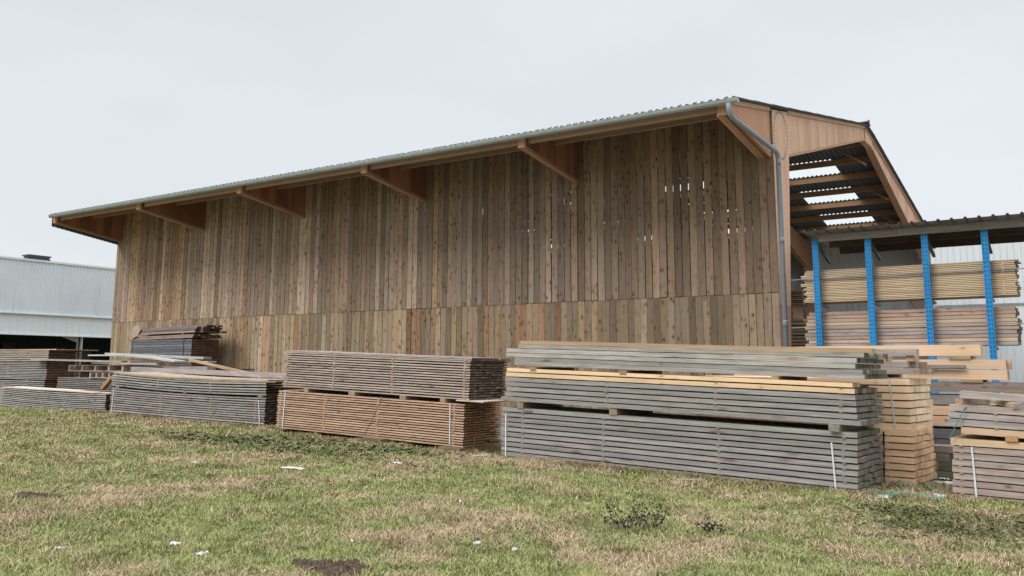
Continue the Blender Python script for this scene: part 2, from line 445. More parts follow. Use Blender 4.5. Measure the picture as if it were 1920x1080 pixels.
mb.board(RX1 - .02, RX1 + .03, 31.46, 31.54, 8.5, 8.66, (.2, .2, .2))
bpart(mb, 'ridge_cap', M['fibre'])
# purlins
pY = [17.9, 19.15, 21.9, 23.2, 24.5, 25.8, 27.1, 28.4, 29.7, 31.1] + [32.63 + 1.57 * k for k in range(8)]
for y in pY:
    zt = roofz(y) - .026
    c = jit(OR, .12) if y > 20 else jit((.36, .245, .165), .1)
    mb = MB()
    for i in range(5):
        x1 = FX[i] - .02; x0 = FX[i + 1] + .02
        if y < 20: x1 -= .08; x0 += .08
        mb.board(x0, x1, y - .04, y + .04, zt - .225, zt, jit(c, .06), seg=2)
    bpart(mb, 'purlin', M['glulam'])
# frames: tapered columns, rafters and the eave brackets
def frame(i, X):
    x0, x1 = X - .10, X + .10
    t0 = .13 if i == 0 else .27
    c = PLY if i == 0 else jit((.50, .30, .185), .08)
    mb = MB(); zg = gzf(X, 22)
    mb.prism([(20.62, 1.55), (21.54, 1.55), (21.93, 5.42), (21.93, roofz(21.93) - t0 + .06), (20.62, roofz(20.62) - t0 + .06)], x0, x1, jit(c, .03))
    colm = bpart(mb, 'column', M['ply'])
    mb = MB(); mb.prism([(20.62, zg), (21.2, zg), (21.535, 1.548), (20.62, 1.548)], x0 + .004, x1 - .004, (.50, .235, .12))
    mb.build('column_foot', M['ply'], colm)
    mb = MB(); mb.prism([(21.935, 5.42), (31.38, 7.97), (31.38, roofz(31.38) - t0), (21.935, roofz(21.935) - t0)], x0 + .015, x1 - .02, jit(c, .04))
    mb.board(x0 - .03, x1 + .004, 21.94, 31.36, 0, .07, jit(OR, .05), seg=1, axis='y', tf=lambda p: (p[0], p[1], 5.40 + (p[1] - 21.935) * .27 + p[2] - .03))
    bpart(mb, 'rafter', M['ply'])
    mb = MB(); mb.prism([(31.39, 7.90), (32.25, 7.92), (32.6, 7.83), (32.6, roofz(32.6) - t0 - .0), (31.5, 8.5 - t0), (31.39, roofz(31.39) - t0)], x0 - .008, x1 + .006, jit(c, .04))
    bpart(mb, 'ridge_plate', M['ply'])
    mb = MB(); mb.prism([(32.61, 7.87), (39.14, 6.16), (44.2, 4.75), (44.2, roofz(44.2) - t0), (32.61, roofz(32.61) - t0)], x0, x1 - .015, jit(c, .04))
    mb.board(x0 - .02, x1 + .02, 32.62, 43.4, 0, .06, jit(OR, .05), axis='y', tf=lambda p: (p[0], p[1], 7.87 - (p[1] - 32.61) * .262 + p[2] - .06))
    bpart(mb, 'rafter', M['ply'])
    mb = MB(); mb.prism([(43.9, zg), (44.6, zg), (44.6, roofz(44.6) - .3), (43.2, roofz(43.2) - .35), (43.2, 4.9)], x0 + .02, x1 - .03, jit(c, .05))
    bpart(mb, 'column', M['ply'])
    # edge strip along the verge of the open gable
    if i == 0:
        mb = MB()
        for (a, b) in ((17.8, 20.42), (21.94, 31.38)):
            mb.board(x0 + .03, x1 + .02, a, b, -.125, -.03, (.60, .40, .27), axis='y', tf=lambda p: (p[0], p[1], roofz(p[1]) + p[2]))
        mb.board(x0 + .03, x1 + .02, 31.5, 46.4, -.16, -.03, (.50, .31, .20), axis='y', tf=lambda p: (p[0], p[1], roofz(p[1]) + p[2]))
        bpart(mb, 'verge_board', M['glulam'])
        for k in range(36):
            mb = MB(); t = 2 * math.pi * k / 36 + .05
            y = 21.26 + .57 * math.cos(t) ; z = 5.78 + .60 * math.sin(t) + .08 * math.cos(t)
            mb.tube([(x1 - .0, y, z), (x1 + .014, y, z)], .026, (.5, .5, .5), 6)
            mb.build('bolt', M['pipe'], colm)
    # bracket carrying the deep eave
    bx = X - .115 if i == 0 else X
    cb = (.50, .27, .16) if i == 0 else jit((.25, .115, .065), .06)  # all but the gable bracket coloured darker, standing in for eave shade
    mb = MB()
    mb.prism([(17.80, 5.50), (17.80, roofz(17.8) - .06), (20.465, roofz(20.46) - .06), (20.465, 5.12)], bx - .05, bx + .05 if i else X + .085, cb)
    br = bpart(mb, 'eave_bracket', M['ply'])
    mb = MB()
    slope = (5.06 - 5.44) / (20.465 - 17.74)
    for (d0, d1) in ((-.085, -.045), (.045, .085)) if i else ((-.125, -.052), (.152, .20)):
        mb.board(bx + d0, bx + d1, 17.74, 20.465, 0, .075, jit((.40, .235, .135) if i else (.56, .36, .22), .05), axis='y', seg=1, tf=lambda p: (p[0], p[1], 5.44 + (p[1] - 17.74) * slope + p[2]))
    mb.board(bx - .05, bx + .05, 17.745, 20.46, -.004, .04, jit((.46, .29, .18), .05), axis='y', seg=1, tf=lambda p: (p[0], p[1], 5.44 + (p[1] - 17.74) * slope + p[2]))
    mb.build('bottom_chord', M['glulam'], br)
    mb = MB(); mb.board(bx - .10, bx + .10, 17.715, 17.80, 5.45, roofz(17.75) - .05, (.52, .30, .175), axis='z')
    mb.build('end_block', M['glulam'], br)
    mb = MB(); mb.board(bx + .13, bx + .15, 17.84, 17.96, roofz(17.9) - .30, roofz(17.9) - .18, (.4, .4, .4)); mb.build('joist_hanger', M['galv'], br)
    # knee braces from rafter to purlins on the far slope
    if i < 5:
        mb = MB()
        for y in (32.6, 36.45, 40.45):
            for s_ in (-1,):
                zt = roofz(y) - .28
                mb.tube([(X + s_ * .12, y - .15, zt - .75), (X + s_ * 1.15, y, zt)], .035, jit(OR, .1), 4)
        mb.tube([(X - .1, 43.6, 2.4), (X - 1.6, 44.3, 4.4)], .07, jit(OR, .1), 4)
        mb.tube([(X - .1, 21.9, 3.6), (X - 1.2, 21.9, 5.3)], .06, jit(OR, .1), 4)
        bpart(mb, 'knee_brace', M['glulam'])
for i, X in enumerate(FX): frame(i, X)
# far long wall and far end, ribbed sheet
def ribbed(axis, a0, a1, off, z0, z1, pitch=.3, rib=.05, dep=.03, zt=None, sgn=-1):
    mb = MB(); a = a0
    while a < a1 - 1e-6:
        b = min(a + pitch, a1)
        pts = [(a, 0), (b - rib, 0), (b - rib * .75, dep), (b - rib * .25, dep), (b, 0)]
        for (p, dp), (q, dq) in zip(pts, pts[1:]):
            P = lambda u, d, z: (u, off + sgn * d, z) if axis == 'x' else (off + sgn * d, u, z)
            tp = zt(p) if zt else z1; tq = zt(q) if zt else z1
            vv = [P(p, dp, z0), P(q, dq, z0), P(q, dq, tq), P(p, dp, tp)]
            mb.add(vv, [(0, 1, 2, 3)], [(.6, .6, .6)], [(0, 0, 0)] * 4)
        a = b
    return mb
bpart(ribbed('x', WX0, WX1, 44.75, -1.8, 6.1), 'back_wall_sheet', M['grey_clad'], recalc=False)
# sheeted far gable: follows the bracket underside, its scalloped lower edge hangs just below
mb = MB(); y = 17.7; p8 = .0885
def gz_low(y): return 5.36 - (y - 17.7) * .139 if y < 20.5 else -1.2
ys_ = [17.70 + .177 / 6 * k for k in range(int((45.9 - 17.7) / (.177 / 6)))]
for sgn_ in (0,):
    vv = []
    for yy in ys_:
        xo = WX0 - .05 + .02 * math.cos(2 * math.pi * yy / .177)
        vv += [(xo, yy, gz_low(yy) - .02), (xo, yy, roofz(yy) - .02)]
    ff = [(2 * k, 2 * k + 2, 2 * k + 3, 2 * k + 1) for k in range(len(ys_) - 1)]
    mb.add(vv, ff, [(.3, .3, .3)] * len(ff), [(0, 0, 0)] * len(vv))
bpart(mb, 'gable_sheet', M['fibre'], recalc=False)
# floor slab of the barn
mb = MB(); mb.board(WX0 + .1, WX1 + .2, WY + .2, 44.7, -1.9, -1.06, (.3, .3, .3)); bpart(mb, 'floor_slab', M['gravel'])
# gutter
mb = MB(); gy, gzc, gr = 17.565, roofz(17.6) - .055, .085
gx = [-32.62, -5.9]
n = 14; vv = []
def gut(x, rr, a0=math.pi * .97, a1=math.pi * 2.03): return [(x, gy + rr * math.cos(a0 + (a1 - a0) * k / n), gzc + rr * math.sin(a0 + (a1 - a0) * k / n)) for k in range(n + 1)]
for rr in (gr, gr - .006):
    base = len(mb.v); vv = gut(gx[0], rr) + gut(gx[1], rr)
    mb.add(vv, [(k, k + 1, n + 2 + k, n + 1 + k) for k in range(n)], [(.5, .5, .5)] * n, [(0, 0, 0)] * len(vv))
for x in gx:
    vv = gut(x, gr); mb.add(vv, [tuple(range(n + 1))], [(.5, .5, .5)], [(0, 0, 0)] * (n + 1))
for yy, zz in ((gy - gr, gzc + .008),): mb.tube([(gx[0], yy, zz), (gx[1], yy, zz)], .012, (.5, .5, .5), 6)
x = -6.9
while x > -32.5:
    for (d, rr) in ((0, gr + .005), (.03, gr + .005)): pass
    vv = gut(x, gr + .006) + gut(x + .03, gr + .006)
    mb.add(vv, [(k, k + 1, n + 2 + k, n + 1 + k) for k in range(n)], [(.5, .5, .5)] * n, [(0, 0, 0)] * len(vv)); x -= .88
gut_o = bpart(mb, 'gutter', M['zinc'], recalc=False, smooth=True)
# downpipe with its swan neck
P = [(-6.1, gy, gzc - .07), (-6.1, gy, gzc - .20), (-6.095, gy + .03, gzc - .29), (-6.08, gy + .14, gzc - .36), (-5.955, 20.30, 5.16), (-5.945, 20.40, 5.11), (-5.94, 20.44, 5.0), (-5.94, 20.44, 4.0), (-5.94, 20.44, -1.3)]
mb = MB(); mb.tube(P, [.075, .062, .062, .06, .06, .06, .06, .06, .06], (.4, .4, .4), 16)
for a, b in ((1, 2), ): pass
for z in (4.82, 2.95, 1.0): mb.tube([(-5.94, 20.44, z), (-5.94, 20.44, z + .16)], .061, (.4, .4, .4), 16)
mid = Vector(P[3]).lerp(Vector(P[4]), .12); mid2 = Vector(P[3]).lerp(Vector(P[4]), .15); mb.tube([mid, mid2], .066, (.4, .4, .4), 16)
dp = bpart(mb, 'downpipe', M['pipe'], smooth=True)
mb = MB()
for z in (4.78, 3.15, 1.1): mb.tube([(-5.94, 20.44, z), (-5.94, 20.44, z + .025)], .066, (.7, .7, .7), 16)
mid = Vector(P[3]).lerp(Vector(P[4]), .58); mid2 = Vector(P[3]).lerp(Vector(P[4]), .59); mb.tube([mid, mid2], .064, (.7, .7, .7), 16)
mb.build('pipe_clip', M['galv'], dp)

# ---------------------------------------------------------------- pale shed far left
shed = empty('industrial_shed', (-56, 30, gzf(-30, 30)), 'long pale metal shed with upright ribbed front and open dark bay at far left', 'shed')
SO = -Vector(shed.location)
def spart(mb, name, mat, **k):
    o = mb.build(name, mat, shed, **k); o.location = SO; return o
Y0, Y1 = 2, 62
spart(ribbed('y', Y0, Y1, -49.93, 3.06, 6.02, pitch=.21, rib=.09, dep=-.045, sgn=-1), 'upper_sheet', M['pale_roof'], recalc=False)
mb = MB(); mb.board(-50.1, -49.84, Y0, Y1, 6.0, 6.11, (.6, .6, .6), axis='y'); spart(mb, 'ridge_cap', M['pale_roof'])
mb = MB(); mb.prism([(-50.1, 6.0), (-70, 6.3), (-90, 3.0), (-90, 2.9), (-50.1, 5.9)], Y0, Y1, (.6, .6, .6), plane='xz'); spart(mb, 'roof', M['pale_roof'])
spart(ribbed('y', Y0, Y1, -49.98, 1.88, 3.02, pitch=.40, rib=.03, dep=-.02, sgn=-1), 'fascia', M['white_clad'], recalc=False)
mb = MB(); mb.board(-50.02, -49.9, Y0, Y1, 1.83, 1.90, (.7, .7, .7), axis='y'); mb.board(-50.1, -49.82, Y0, Y1, 3.0, 3.06, (.7, .7, .7), axis='y'); spart(mb, 'fascia_trim', M['white_clad'])
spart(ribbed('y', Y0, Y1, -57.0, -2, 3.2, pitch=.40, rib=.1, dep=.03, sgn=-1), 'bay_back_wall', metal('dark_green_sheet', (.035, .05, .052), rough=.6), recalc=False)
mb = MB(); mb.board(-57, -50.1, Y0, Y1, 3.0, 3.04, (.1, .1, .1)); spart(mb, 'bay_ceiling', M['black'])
for yy in (10, 19.7, 29.4, 39.1, 48.8):
    mb = MB(); mb.board(-50.2, -50.03, yy, yy + .07, -1.3, 1.83, (.7, .7, .7), axis='z'); mb.board(-50.36, -50.2, yy - .12, yy - .1, -1.3, 1.83, (.7, .7, .7), axis='z')
    mb.prism([(yy - .1, 1.5), (yy - .1, 1.83), (yy - 1.1, 1.83)], -50.3, -50.26, (.5, .5, .5), plane='yz')
    spart(mb, 'column', metal('shed_column_paint', (.55, .55, .57), rough=.5) if yy == 10 else bpy.data.materials['shed_column_paint'])
mb = MB()
mb.prism([(.0, 0), (.12, .16), (.2, .3), (1.35, .3), (1.45, .16), (1.55, 0)], -.25, .25, (.2, .2, .2), plane='yz')
mb.board(-.35, .35, .1, 1.45, .28, .36, (.2, .2, .2), axis='y')
v = mb.build('ridge_vent', M['rubber'], shed); v.location = Vector((-51.2, 26.2, 6.14)) + SO
# things stored in the dark bay
for (x, y, wd, h, l) in ((-54.5, 22.8, 1.2, 1.6, 2.2), (-55, 25.6, 1.0, 1.25, 1.8), (-54.6, 30.5, .1, 1.5, .1), (-54.6, 32.8, .1, 1.5, .1)):
    pass
tube = MB()
for k in range(7):
    yy = 20.5 + k * .95 + rng.uniform(-.2, .2)
    tube.board(-55.5, -53.5, yy, yy + rng.uniform(.5, 1.3), .7 + rng.uniform(0, .5), 1.25 + rng.uniform(0, .25), jit((.06, .06, .065), .3), axis='y')
tag(tube.build('scrap_pile', M['pack']), 'dark heap of sheets and bars in the open bay of the pale shed', 'scrap pile')
rb = MB()
for yy in (30.6, 32.4): rb.tube([(-54, yy, -1.1), (-54, yy, 1.35)], .07, (.05, .05, .05), 6)
rb.tube([(-54, 28.9, 1.0), (-54, 30.6, 1.05)], .03, (.05, .05, .05), 6); rb.tube([(-54, 29.2, .2), (-54, 30.6, 1.0)], .03, (.05, .05, .05), 6)
rb.tube([(-54, 32.4, 1.2), (-54, 34, .5)], .03, (.05, .05, .05), 6)
tag(rb.build('steel_rack', M['darksteel']), 'dark steel rack frame standing in the shed bay beside the barn corner', 'rack')

# ---------------------------------------------------------------- grey warehouse on the right
wh = empty('warehouse', (4, 52, gzf(4, 50)), 'light grey ribbed metal warehouse behind the blue rack', 'warehouse')
WO = -Vector(wh.location)
o = ribbed('x', -6.9, 16, 50, -1.9, 7.2, pitch=.3, rib=.045, dep=.03).build('wall_sheet', M['grey_clad'], wh, recalc=False); o.location = WO
mb = MB(); mb.board(-6.9, 16, 49.90, 49.962, 3.3, 3.37, (.6, .6, .6)); mb.board(-6.95, 16.1, 49.88, 50.0, 7.15, 7.3, (.6, .6, .6)); o = mb.build('flashing', M['galv'], wh); o.location = WO
mb = MB(); mb.prism([(50.02, 7.15), (50.02, -1.8), (70, -1.8), (70, 9.0), (60, 9.0)], -6.88, 15.9, (.5, .5, .5)); o = mb.build('hall_body', M['grey_clad'], wh); o.location = WO

# ---------------------------------------------------------------- blue cantilever rack with its little roof
rack = empty('cantilever_rack', (-3.2, 20.1, gzf(-3, 20)), 'blue perforated steel rack of upright posts under a sloping sheet roof', 'rack')
KO = -Vector(rack.location)
def kpart(mb, name, mat, parent=None, **k):
    o = mb.build(name, mat, parent or rack, **k)
    if parent is None: o.location = KO
    return o
def perforated(mb, u0, u1, z0, z1, P, cols, pitch=.09, hw=.02, hh=.024):
    """a flat face of real square holes; P maps (u, z) to a point"""
    edges = [u0]
    for c_ in cols: edges += [c_ - hw / 2, c_ + hw / 2]
    edges.append(u1); z = z0
    while z < z1 - 1e-4:
        zt = min(z + pitch, z1); a = min(z + pitch * .33, zt); b = min(a + hh, zt)
        for zi, (p, q) in enumerate(((z, a), (a, b), (b, zt))):
            if q - p < 1e-4: continue
            if zi == 1:
                rngs = [(edges[k], edges[k + 1]) for k in range(0, len(edges) - 1, 2)]
            else: rngs = [(u0, u1)]
            for (s0, s1) in rngs:
                mb.add([P(s0, p), P(s1, p), P(s1, q), P(s0, q)], [(0, 1, 2, 3)], [(.1, .3, .6)], [(0, 0, 0)] * 4)
        z = zt
PX = [-5.14, -4.02, -2.89, -1.77, -.64]
for k, x in enumerate(PX):
    z0 = gzf(x, 20) + .0; z1 = 2.93
    mb = MB()
    perforated(mb, x, x + .125, z0, z1, lambda u, z: (u, 20.0, z), (x + .032, x + .093))
    perforated(mb, 20.0, 20.13, z0, z1, lambda u, z: (x + .125, u, z), (20.045, 20.1))
    perforated(mb, 20.0, 20.13, z0, z1, lambda u, z: (x, u, z), (20.065,))
    post = kpart(mb, 'upright', M['blue'], recalc=False)
    mb = MB(); mb.board(x + .004, x + .02, 20.004, 20.125, z0, z1 - .01, (.02, .02, .02), axis='z'); mb.board(x + .055, x + .07, 20.02, 20.12, z0, z1 - .01, (.02, .02, .02), axis='z')
    mb.board(x + .01, x + .12, 20.035, 20.04, z0, z1 - .01, (.02, .02, .02), axis='z')
    mb.build('dark_core', M['darksteel'], post)  # dark core added inside the hollow post so its holes look shaded
    xm = x + .06
    for (za, ya, zb, yb, nm) in ((2.90, 20.1, 2.57, 21.3, 'roof_arm'), (1.52, 20.1, 1.50, 21.0, 'arm'), (.52, 20.1, .50, 21.0, 'arm')):
        mb = MB(); h = .075
        mb.prism([(ya, za - h), (yb, zb - h * .8), (yb, zb), (ya, za)], xm - .03, xm + .03, (.1, .1, .1)); kpart(mb, nm, M['darksteel'])
def rz(y): return 3.07 - (y - 19.65) * .035
mb = MB(); X0, X1 = -5.28, 2.0; xr = []
p = .25; x = X0
prof = []
while x < X1:
    prof += [(x, 0), (x + .025, .036), (x + .055, .036), (x + .08, 0)]; x += p
prof.append((X1, 0))
for off in (0, -.006):
    vv = [(x, y, rz(y) + d + off) for y in (19.62, 22.6) for x, d in prof]; m = len(prof)
    mb.add(vv, [(i, i + 1, m + i + 1, m + i) for i in range(m - 1)], [(.4, .4, .4)] * (m - 1), [(0, 0, 0)] * len(vv))
kpart(mb, 'roof_sheet', M['racksheet'], recalc=False)
for (y, zt, hgt, c) in ((19.93, rz(19.9) - .055, .15, (.26, .235, .20)), (20.9, rz(20.9) - .01, .17, (.10, .07, .055)), (21.9, rz(21.9) - .01, .18, (.10, .07, .055))):
    mb = MB(); mb.board(-4.98, -3.35, y, y + .06, zt - hgt, zt, c, seg=3); mb.board(-3.345, 2, y, y + .06, zt - hgt + .004, zt - .004, jit(c, .1), seg=4)
    kpart(mb, 'roof_beam', M['pack'])
for z in (2.05, .96):
    mb = MB(); mb.tube([(-5.72 + .75 * k, 20.155, z + .012 * math.sin(k * 1.7)) for k in range(9)], .012, (.3, .35, .4), 6)
    kpart(mb, 'guard_rail', M['pipe'])

# ---------------------------------------------------------------- timber packs
GREY = (.335, .32, .305); GREYD = (.22, .22, .225); BROWN = (.34, .25, .19); TAN = (.47, .33, .235); YEL = (.80, .58, .36)
PINK = (.48, .35, .28); ENDG = (.215, .185, .145); ENDM = (.15, .145, .08); ENDB = (.10, .068, .048); LIGHT = (.55, .53, .50); ENDY = (.62, .47, .31)
def pack(name, label, P, yaw, tilt, depth, layers, stickers=(), straps=(), bend=None, bw=.15, group='packs of stacked timber', cat='timber pack', mat='pack', ends=(.02, .02), stc=None, seg=10, straggle=.0):
    """layers: (z0, z1, xl, xr, front colour, end colour). x runs from -length to 0 along the front, y into the pack"""
    root = empty(name, P, label, cat, group, rot=(0, R(-tilt) if tilt else 0, R(yaw)))
    layers = [l if len(l) >= 6 else (*l, ENDG) for l in layers]
    for li, L in enumerate(layers):
        z0, z1, xl, xr, fc, ec = L[:6]; extra = L[6] if len(L) > 6 else {}
        mb = MB(); b_ = extra.get('bw', bw); nb = max(1, int(round(extra.get('depth', depth) / b_))); bwid = extra.get('depth', depth) / nb
        y = extra.get('y0', 0) + rng.uniform(-.006, .006)
        la = rng.uniform(-.006, .006); lp = rng.uniform(0, 6)
        for j in range(nb):
            gp_ = max(.001, (layers[1][0] - layers[0][1]) if len(layers) > 1 else .02); q_ = min(1, gp_ / .03) ** 2
            a = rng.uniform(-.003, .003); ph = rng.uniform(0, 6); dy = rng.uniform(-.003, .003)
            e0 = xl + rng.uniform(-ends[0], ends[0]); e1 = xr + rng.uniform(-ends[1], ends[1]) * (1.4 if j else .6)
            if extra.get('stag'): e1 += extra['stag'] * (j % 2)
            dz = rng.uniform(-.0015, .0015)
            f = jit(fc, .13) if j == 0 else jit(extra.get('inner', fc), .15)
            def bn(x, a=a, ph=ph, dy=dy, dz=dz):
                return (dy + a * math.sin(x * .9 + ph), (bend(x, (z0 + z1) / 2) if bend else 0) + la * q_ * math.sin(x * 1.1 + lp) + dz * q_)
            mb.board(e0, e1, y + .002, y + bwid - .002 - rng.random() * .006, z0, z1, f, jit(ec, .22), seg=seg, bend=bn)
            y += bwid
        o = mb.build(extra.get('name', 'board_layer'), M[extra.get('mat', mat)], root)
        if extra.get('label'): o['label'] = extra['label']
    zs = [(layers[i][1], layers[i + 1][0]) for i in range(len(layers) - 1)] if layers[0][0] < layers[-1][0] else [(layers[i + 1][1], layers[i][0]) for i in range(len(layers) - 1)]
    for sx_ in stickers:
        mb = MB()
        for (a, b) in zs:
            if b - a < .006: continue
            dx = rng.uniform(-.015, .015); bz = bend(sx_, a) if bend else 0
            mb.board(sx_ + dx - .022, sx_ + dx + .022, -.004 + rng.uniform(-.006, .004), depth, a + bz - .003, b + bz + .003, jit(stc or BROWN, .15), axis='y')
        mb.build('spacer_strip', M['pack'], root)
    for s_ in straps:
        x0, x1, z0, z1 = s_[:4]; c = s_[4] if len(s_) > 4 else 'white_pl'; wd = .011 if len(s_) < 6 else s_[5]
        mb = MB(); n = 6
        for k in range(n):
            za, zb = z0 + (z1 - z0) * k / n, z0 + (z1 - z0) * (k + 1) / n; xa, xb = x0 + (x1 - x0) * k / n, x0 + (x1 - x0) * (k + 1) / n
            vv = [(xa - wd, -.012, za), (xa + wd, -.012, za), (xb + wd, -.012, zb), (xb - wd, -.012, zb), (xa - wd, -.008, za), (xa + wd, -.008, za), (xb + wd, -.008, zb), (xb - wd, -.008, zb)]
            mb.add(vv, [(0, 1, 2, 3), (7, 6, 5, 4), (0, 4, 5, 1), (1, 5, 6, 2), (2, 6, 7, 3), (3, 7, 4, 0)], [(.8, .8, .8)] * 6, [(0, 0, 0)] * 8)
        mb.build('strap', M[c], root)
    return root
def even(z0, z1, n, fill, xl, xr, fc, ec, **ex):
    p = (z1 - z0) / (n - 1 + fill)
    res = []
    for i in range(n):
        f = fc if not isinstance(fc, list) else fc[i % len(fc)]
        res.append((z0 + i * p, z0 + i * p + p * fill, xl, xr, f, ec, dict(ex)))
    return res
def world_of(P, yaw, tilt, q):
    y, t = R(yaw), R(tilt)
    u = Vector((math.cos(y) * math.cos(t), math.sin(y) * math.cos(t), math.sin(t))); v = Vector((-math.sin(y), math.cos(y), 0)); w_ = u.cross(v)
    return Vector(P) + u * q[0] + v * q[1] + w_ * q[2]

# A: the big grey stack in the middle right
PA, YA, TA = (-2.74, 12.38, -1.62), -3.67, -1.65
tiltA = TA
AG = [(0.321, 0.3, 0.284), (0.359, 0.336, 0.316), (0.27, 0.253, 0.244), (0.331, 0.3, 0.279)]
pack('timber_pack', 'long grey weathered beam pack lowest in the stack right of centre', PA, YA, TA, 1.22,
     even(0, .725, 9, .74, -5.95, 0, AG, ENDG) + [(.745, .81, -5.93, .0, (.32, .315, .285), ENDM)],
     stickers=(-5.5, -3.9, -1.95, -.18), straps=((-5.83, -5.85, -.02, .70), (-.28, -.33, -.02, .66)), stc=(.22, .20, .17), bw=.16, mat='beam')
pack('timber_pack', 'grey beam pack with two fresh yellow front beams, middle of the big stack', tuple(world_of(PA, YA, TA, (0, 0, .905))), YA, TA - .25, 1.25,
     [(0, .064, -5.95, .05, (.29, .28, .265), ENDG), (.082, .146, -5.88, .0, AG[0], ENDG), (.166, .23, -5.87, .01, AG[3], ENDG), (.25, .314, -5.89, .0, AG[0], ENDG), (.333, .397, -5.88, .0, AG[1], ENDG),
      (.414, .478, -5.90, -.03, YEL, ENDG, {'mat': 'fresh', 'inner': BROWN}), (.498, .556, -5.88, -.04, YEL, ENDY, {'mat': 'fresh', 'depth': .32})],
     stickers=(-3.85, -2.0, -.2), stc=(.2, .17, .13), bw=.155, mat='beam')
pack('timber_pack', 'grey and mossy beam pack, top of the stack right of centre', tuple(world_of(PA, YA, TA, (.0, 0, 1.515))), YA, TA - .3, 1.2,
     [(0, .062, -5.72, .11, (.37, .345, .33), ENDM), (.065, .127, -5.70, .10, (.33, .31, .285), ENDM), (.137, .20, -5.89, .0, (.46, .44, .41), ENDM),
      (.212, .275, -5.88, .03, (.45, .43, .395), ENDM), (.287, .35, -5.64, .12, (.36, .345, .30), ENDM)], stickers=(-2.9,), stc=(.2, .15, .08), bw=.16, ends=(.015, .03), mat='beam')
rt = empty('timber_beam', tuple(world_of(PA, YA, TA, (.21, .04, 1.868))), 'orange brown beam lying along the very top of the grey stack', 'beam', rot=(0, R(-(TA - .3)), R(YA)))
mb = MB(); mb.board(-5.83, 0, 0, .16, 0, .058, (.42, .29, .18), (.36, .33, .25), seg=8, bend=lambda x: (0, .004 * math.sin(x))); mb.build('beam_body', M['fresh'], rt)
# bearers between the packs (each lies on its own)
BEAR = 'bearer blocks between the timber packs'
def bearer(P, yaw, tilt, q, size, label, c=(.30, .22, .15)):
    p = world_of(P, yaw, tilt, q)
    mb = MB(); mb.board(-size[0] / 2, size[0] / 2, 0, size[1], 0, size[2], jit(c, .15), jit(c, .1), axis='y')
    o = mb.build('bearer_block', M['pack']); o.location = p; o.rotation_euler = (0, R(-tilt), R(yaw)); tag(o, label, 'bearer block', BEAR); return o
bearer(PA, YA, TA, (-5.55, -.01, .812), (.12, 1.2, .092), 'grey bearer block near the left end between the two lower grey packs')
bearer(PA, YA, TA, (-3.72, -.01, .812), (.14, 1.2, .092), 'grey bearer block left of the middle between the two lower grey packs')
bearer(PA, YA, TA, (-.28, -.06, .812), (.14, 1.9, .090), 'mossy grey bearer sticking out near the right end between the two lower grey packs', (.25, .25, .19))
bearer(PA, YA, TA, (-5.3, .0, 1.44), (.13, 1.2, .072), 'brown bearer near the left end under the top grey pack', (.34, .25, .13))
bearer(PA, YA, TA, (-3.55, .0, 1.44), (.13, 1.2, .072), 'grey bearer near the middle under the top grey pack')
bearer(PA, YA, TA, (-1.1, .0, 1.44), (.10, 1.2, .072), 'yellow brown bearer near the right end under the top grey pack', (.45, .29, .15))
mb = MB(); mb.board(-5.0, 0, 0, .14, 0, .07, (.28, .23, .18), seg=6); o = mb.build('ground_timber', M['pack']); o.location = (-3.3, 12.33, gzf(-3.3, 12.3) - .02); o.rotation_euler = (0, R(1.4), R(YA)); tag(o, 'half buried timber in the grass along the foot of the big grey stack', 'timber')

# B: the two thin-board packs left of centre
PB, YB, TB = (-9.73, 13.09, -1.40), 1.76, -2.16
B1 = (.44, .315, .235)
pack('timber_pack', 'orange brown pack of thin stickered boards, lower one left of centre', PB, YB, TB, 1.25,
     even(0, .77, 17, .55, -4.8, 0, [(.62, .41, .28), (.58, .385, .265), (.65, .44, .31)], (.36, .21, .12)), stickers=(-4.72, -3.45, -2.05, -.22), straps=((-4.6, -4.58, 0, .77), (-2.35, -1.95, .05, .80, 'galv', .006), (-.29, -.32, .03, .77)), stc=(.42, .27, .17), bw=.18)
pack('timber_pack', 'greyish pink pack of thin stickered boards resting on the orange brown pack', tuple(world_of(PB, YB, TB, (.09, 0, .855))), YB, TB, 1.33,
     even(0, .70, 15, .54, -4.78, 0, [(.52, .42, .355), (.48, .385, .32), (.55, .45, .38)], (.13, .095, .07)) + [(.712, .738, -4.8, .03, (.46, .38, .34), (.13, .1, .08)), (.742, .768, -4.75, .04, (.50, .42, .39), (.13, .1, .08))],
     stickers=(-4.68, -3.35, -1.82, -.12), stc=(.38, .27, .2), bw=.18)
for k, (x, lb, wd) in enumerate(((-4.0, 'leftmost brown bearer block between the two thin-board packs', .12), (-2.75, 'second brown bearer block from the left between the two thin-board packs', .16), (-1.45, 'third brown bearer block from the left between the two thin-board packs', .14), (-.5, 'rightmost brown bearer block between the two thin-board packs', .12))):
    bearer(PB, YB, TB, (x, .0, .773), (wd, 1.2, .078), lb, (.38, .26, .17))
for (x, y, l, h, lb) in ((-9.95, 12.95, .5, .1, 'thick block under the right end of the orange brown pack'), (-11.75, 12.85, .5, .11, 'thick block in the grass under the middle of the orange brown pack'), (-13.7, 13.0, .5, .07, 'low block under the left end of the orange brown pack')):
    mb = MB(); mb.board(-l / 2, l / 2, 0, 1.1, 0, h, (.20, .145, .10), seg=2); o = mb.build('ground_block', M['pack']); o.location = (x, y, gzf(x, y) - .02); o.rotation_euler = (0, R(2), R(rng.uniform(-6, 6))); tag(o, lb, 'block', 'ground blocks under the packs')
mb = MB(); mb.board(-.62, .62, -.05, .05, 0, .06, (.22, .15, .10), seg=3); o = mb.build('loose_plank', M['pack']); o.location = (-12.6, 12.25, gzf(-12.6, 12.25) + .0); o.rotation_euler = (0, R(-2), R(14)); tag(o, 'short brown plank lying in the weeds before the orange brown pack', 'plank')
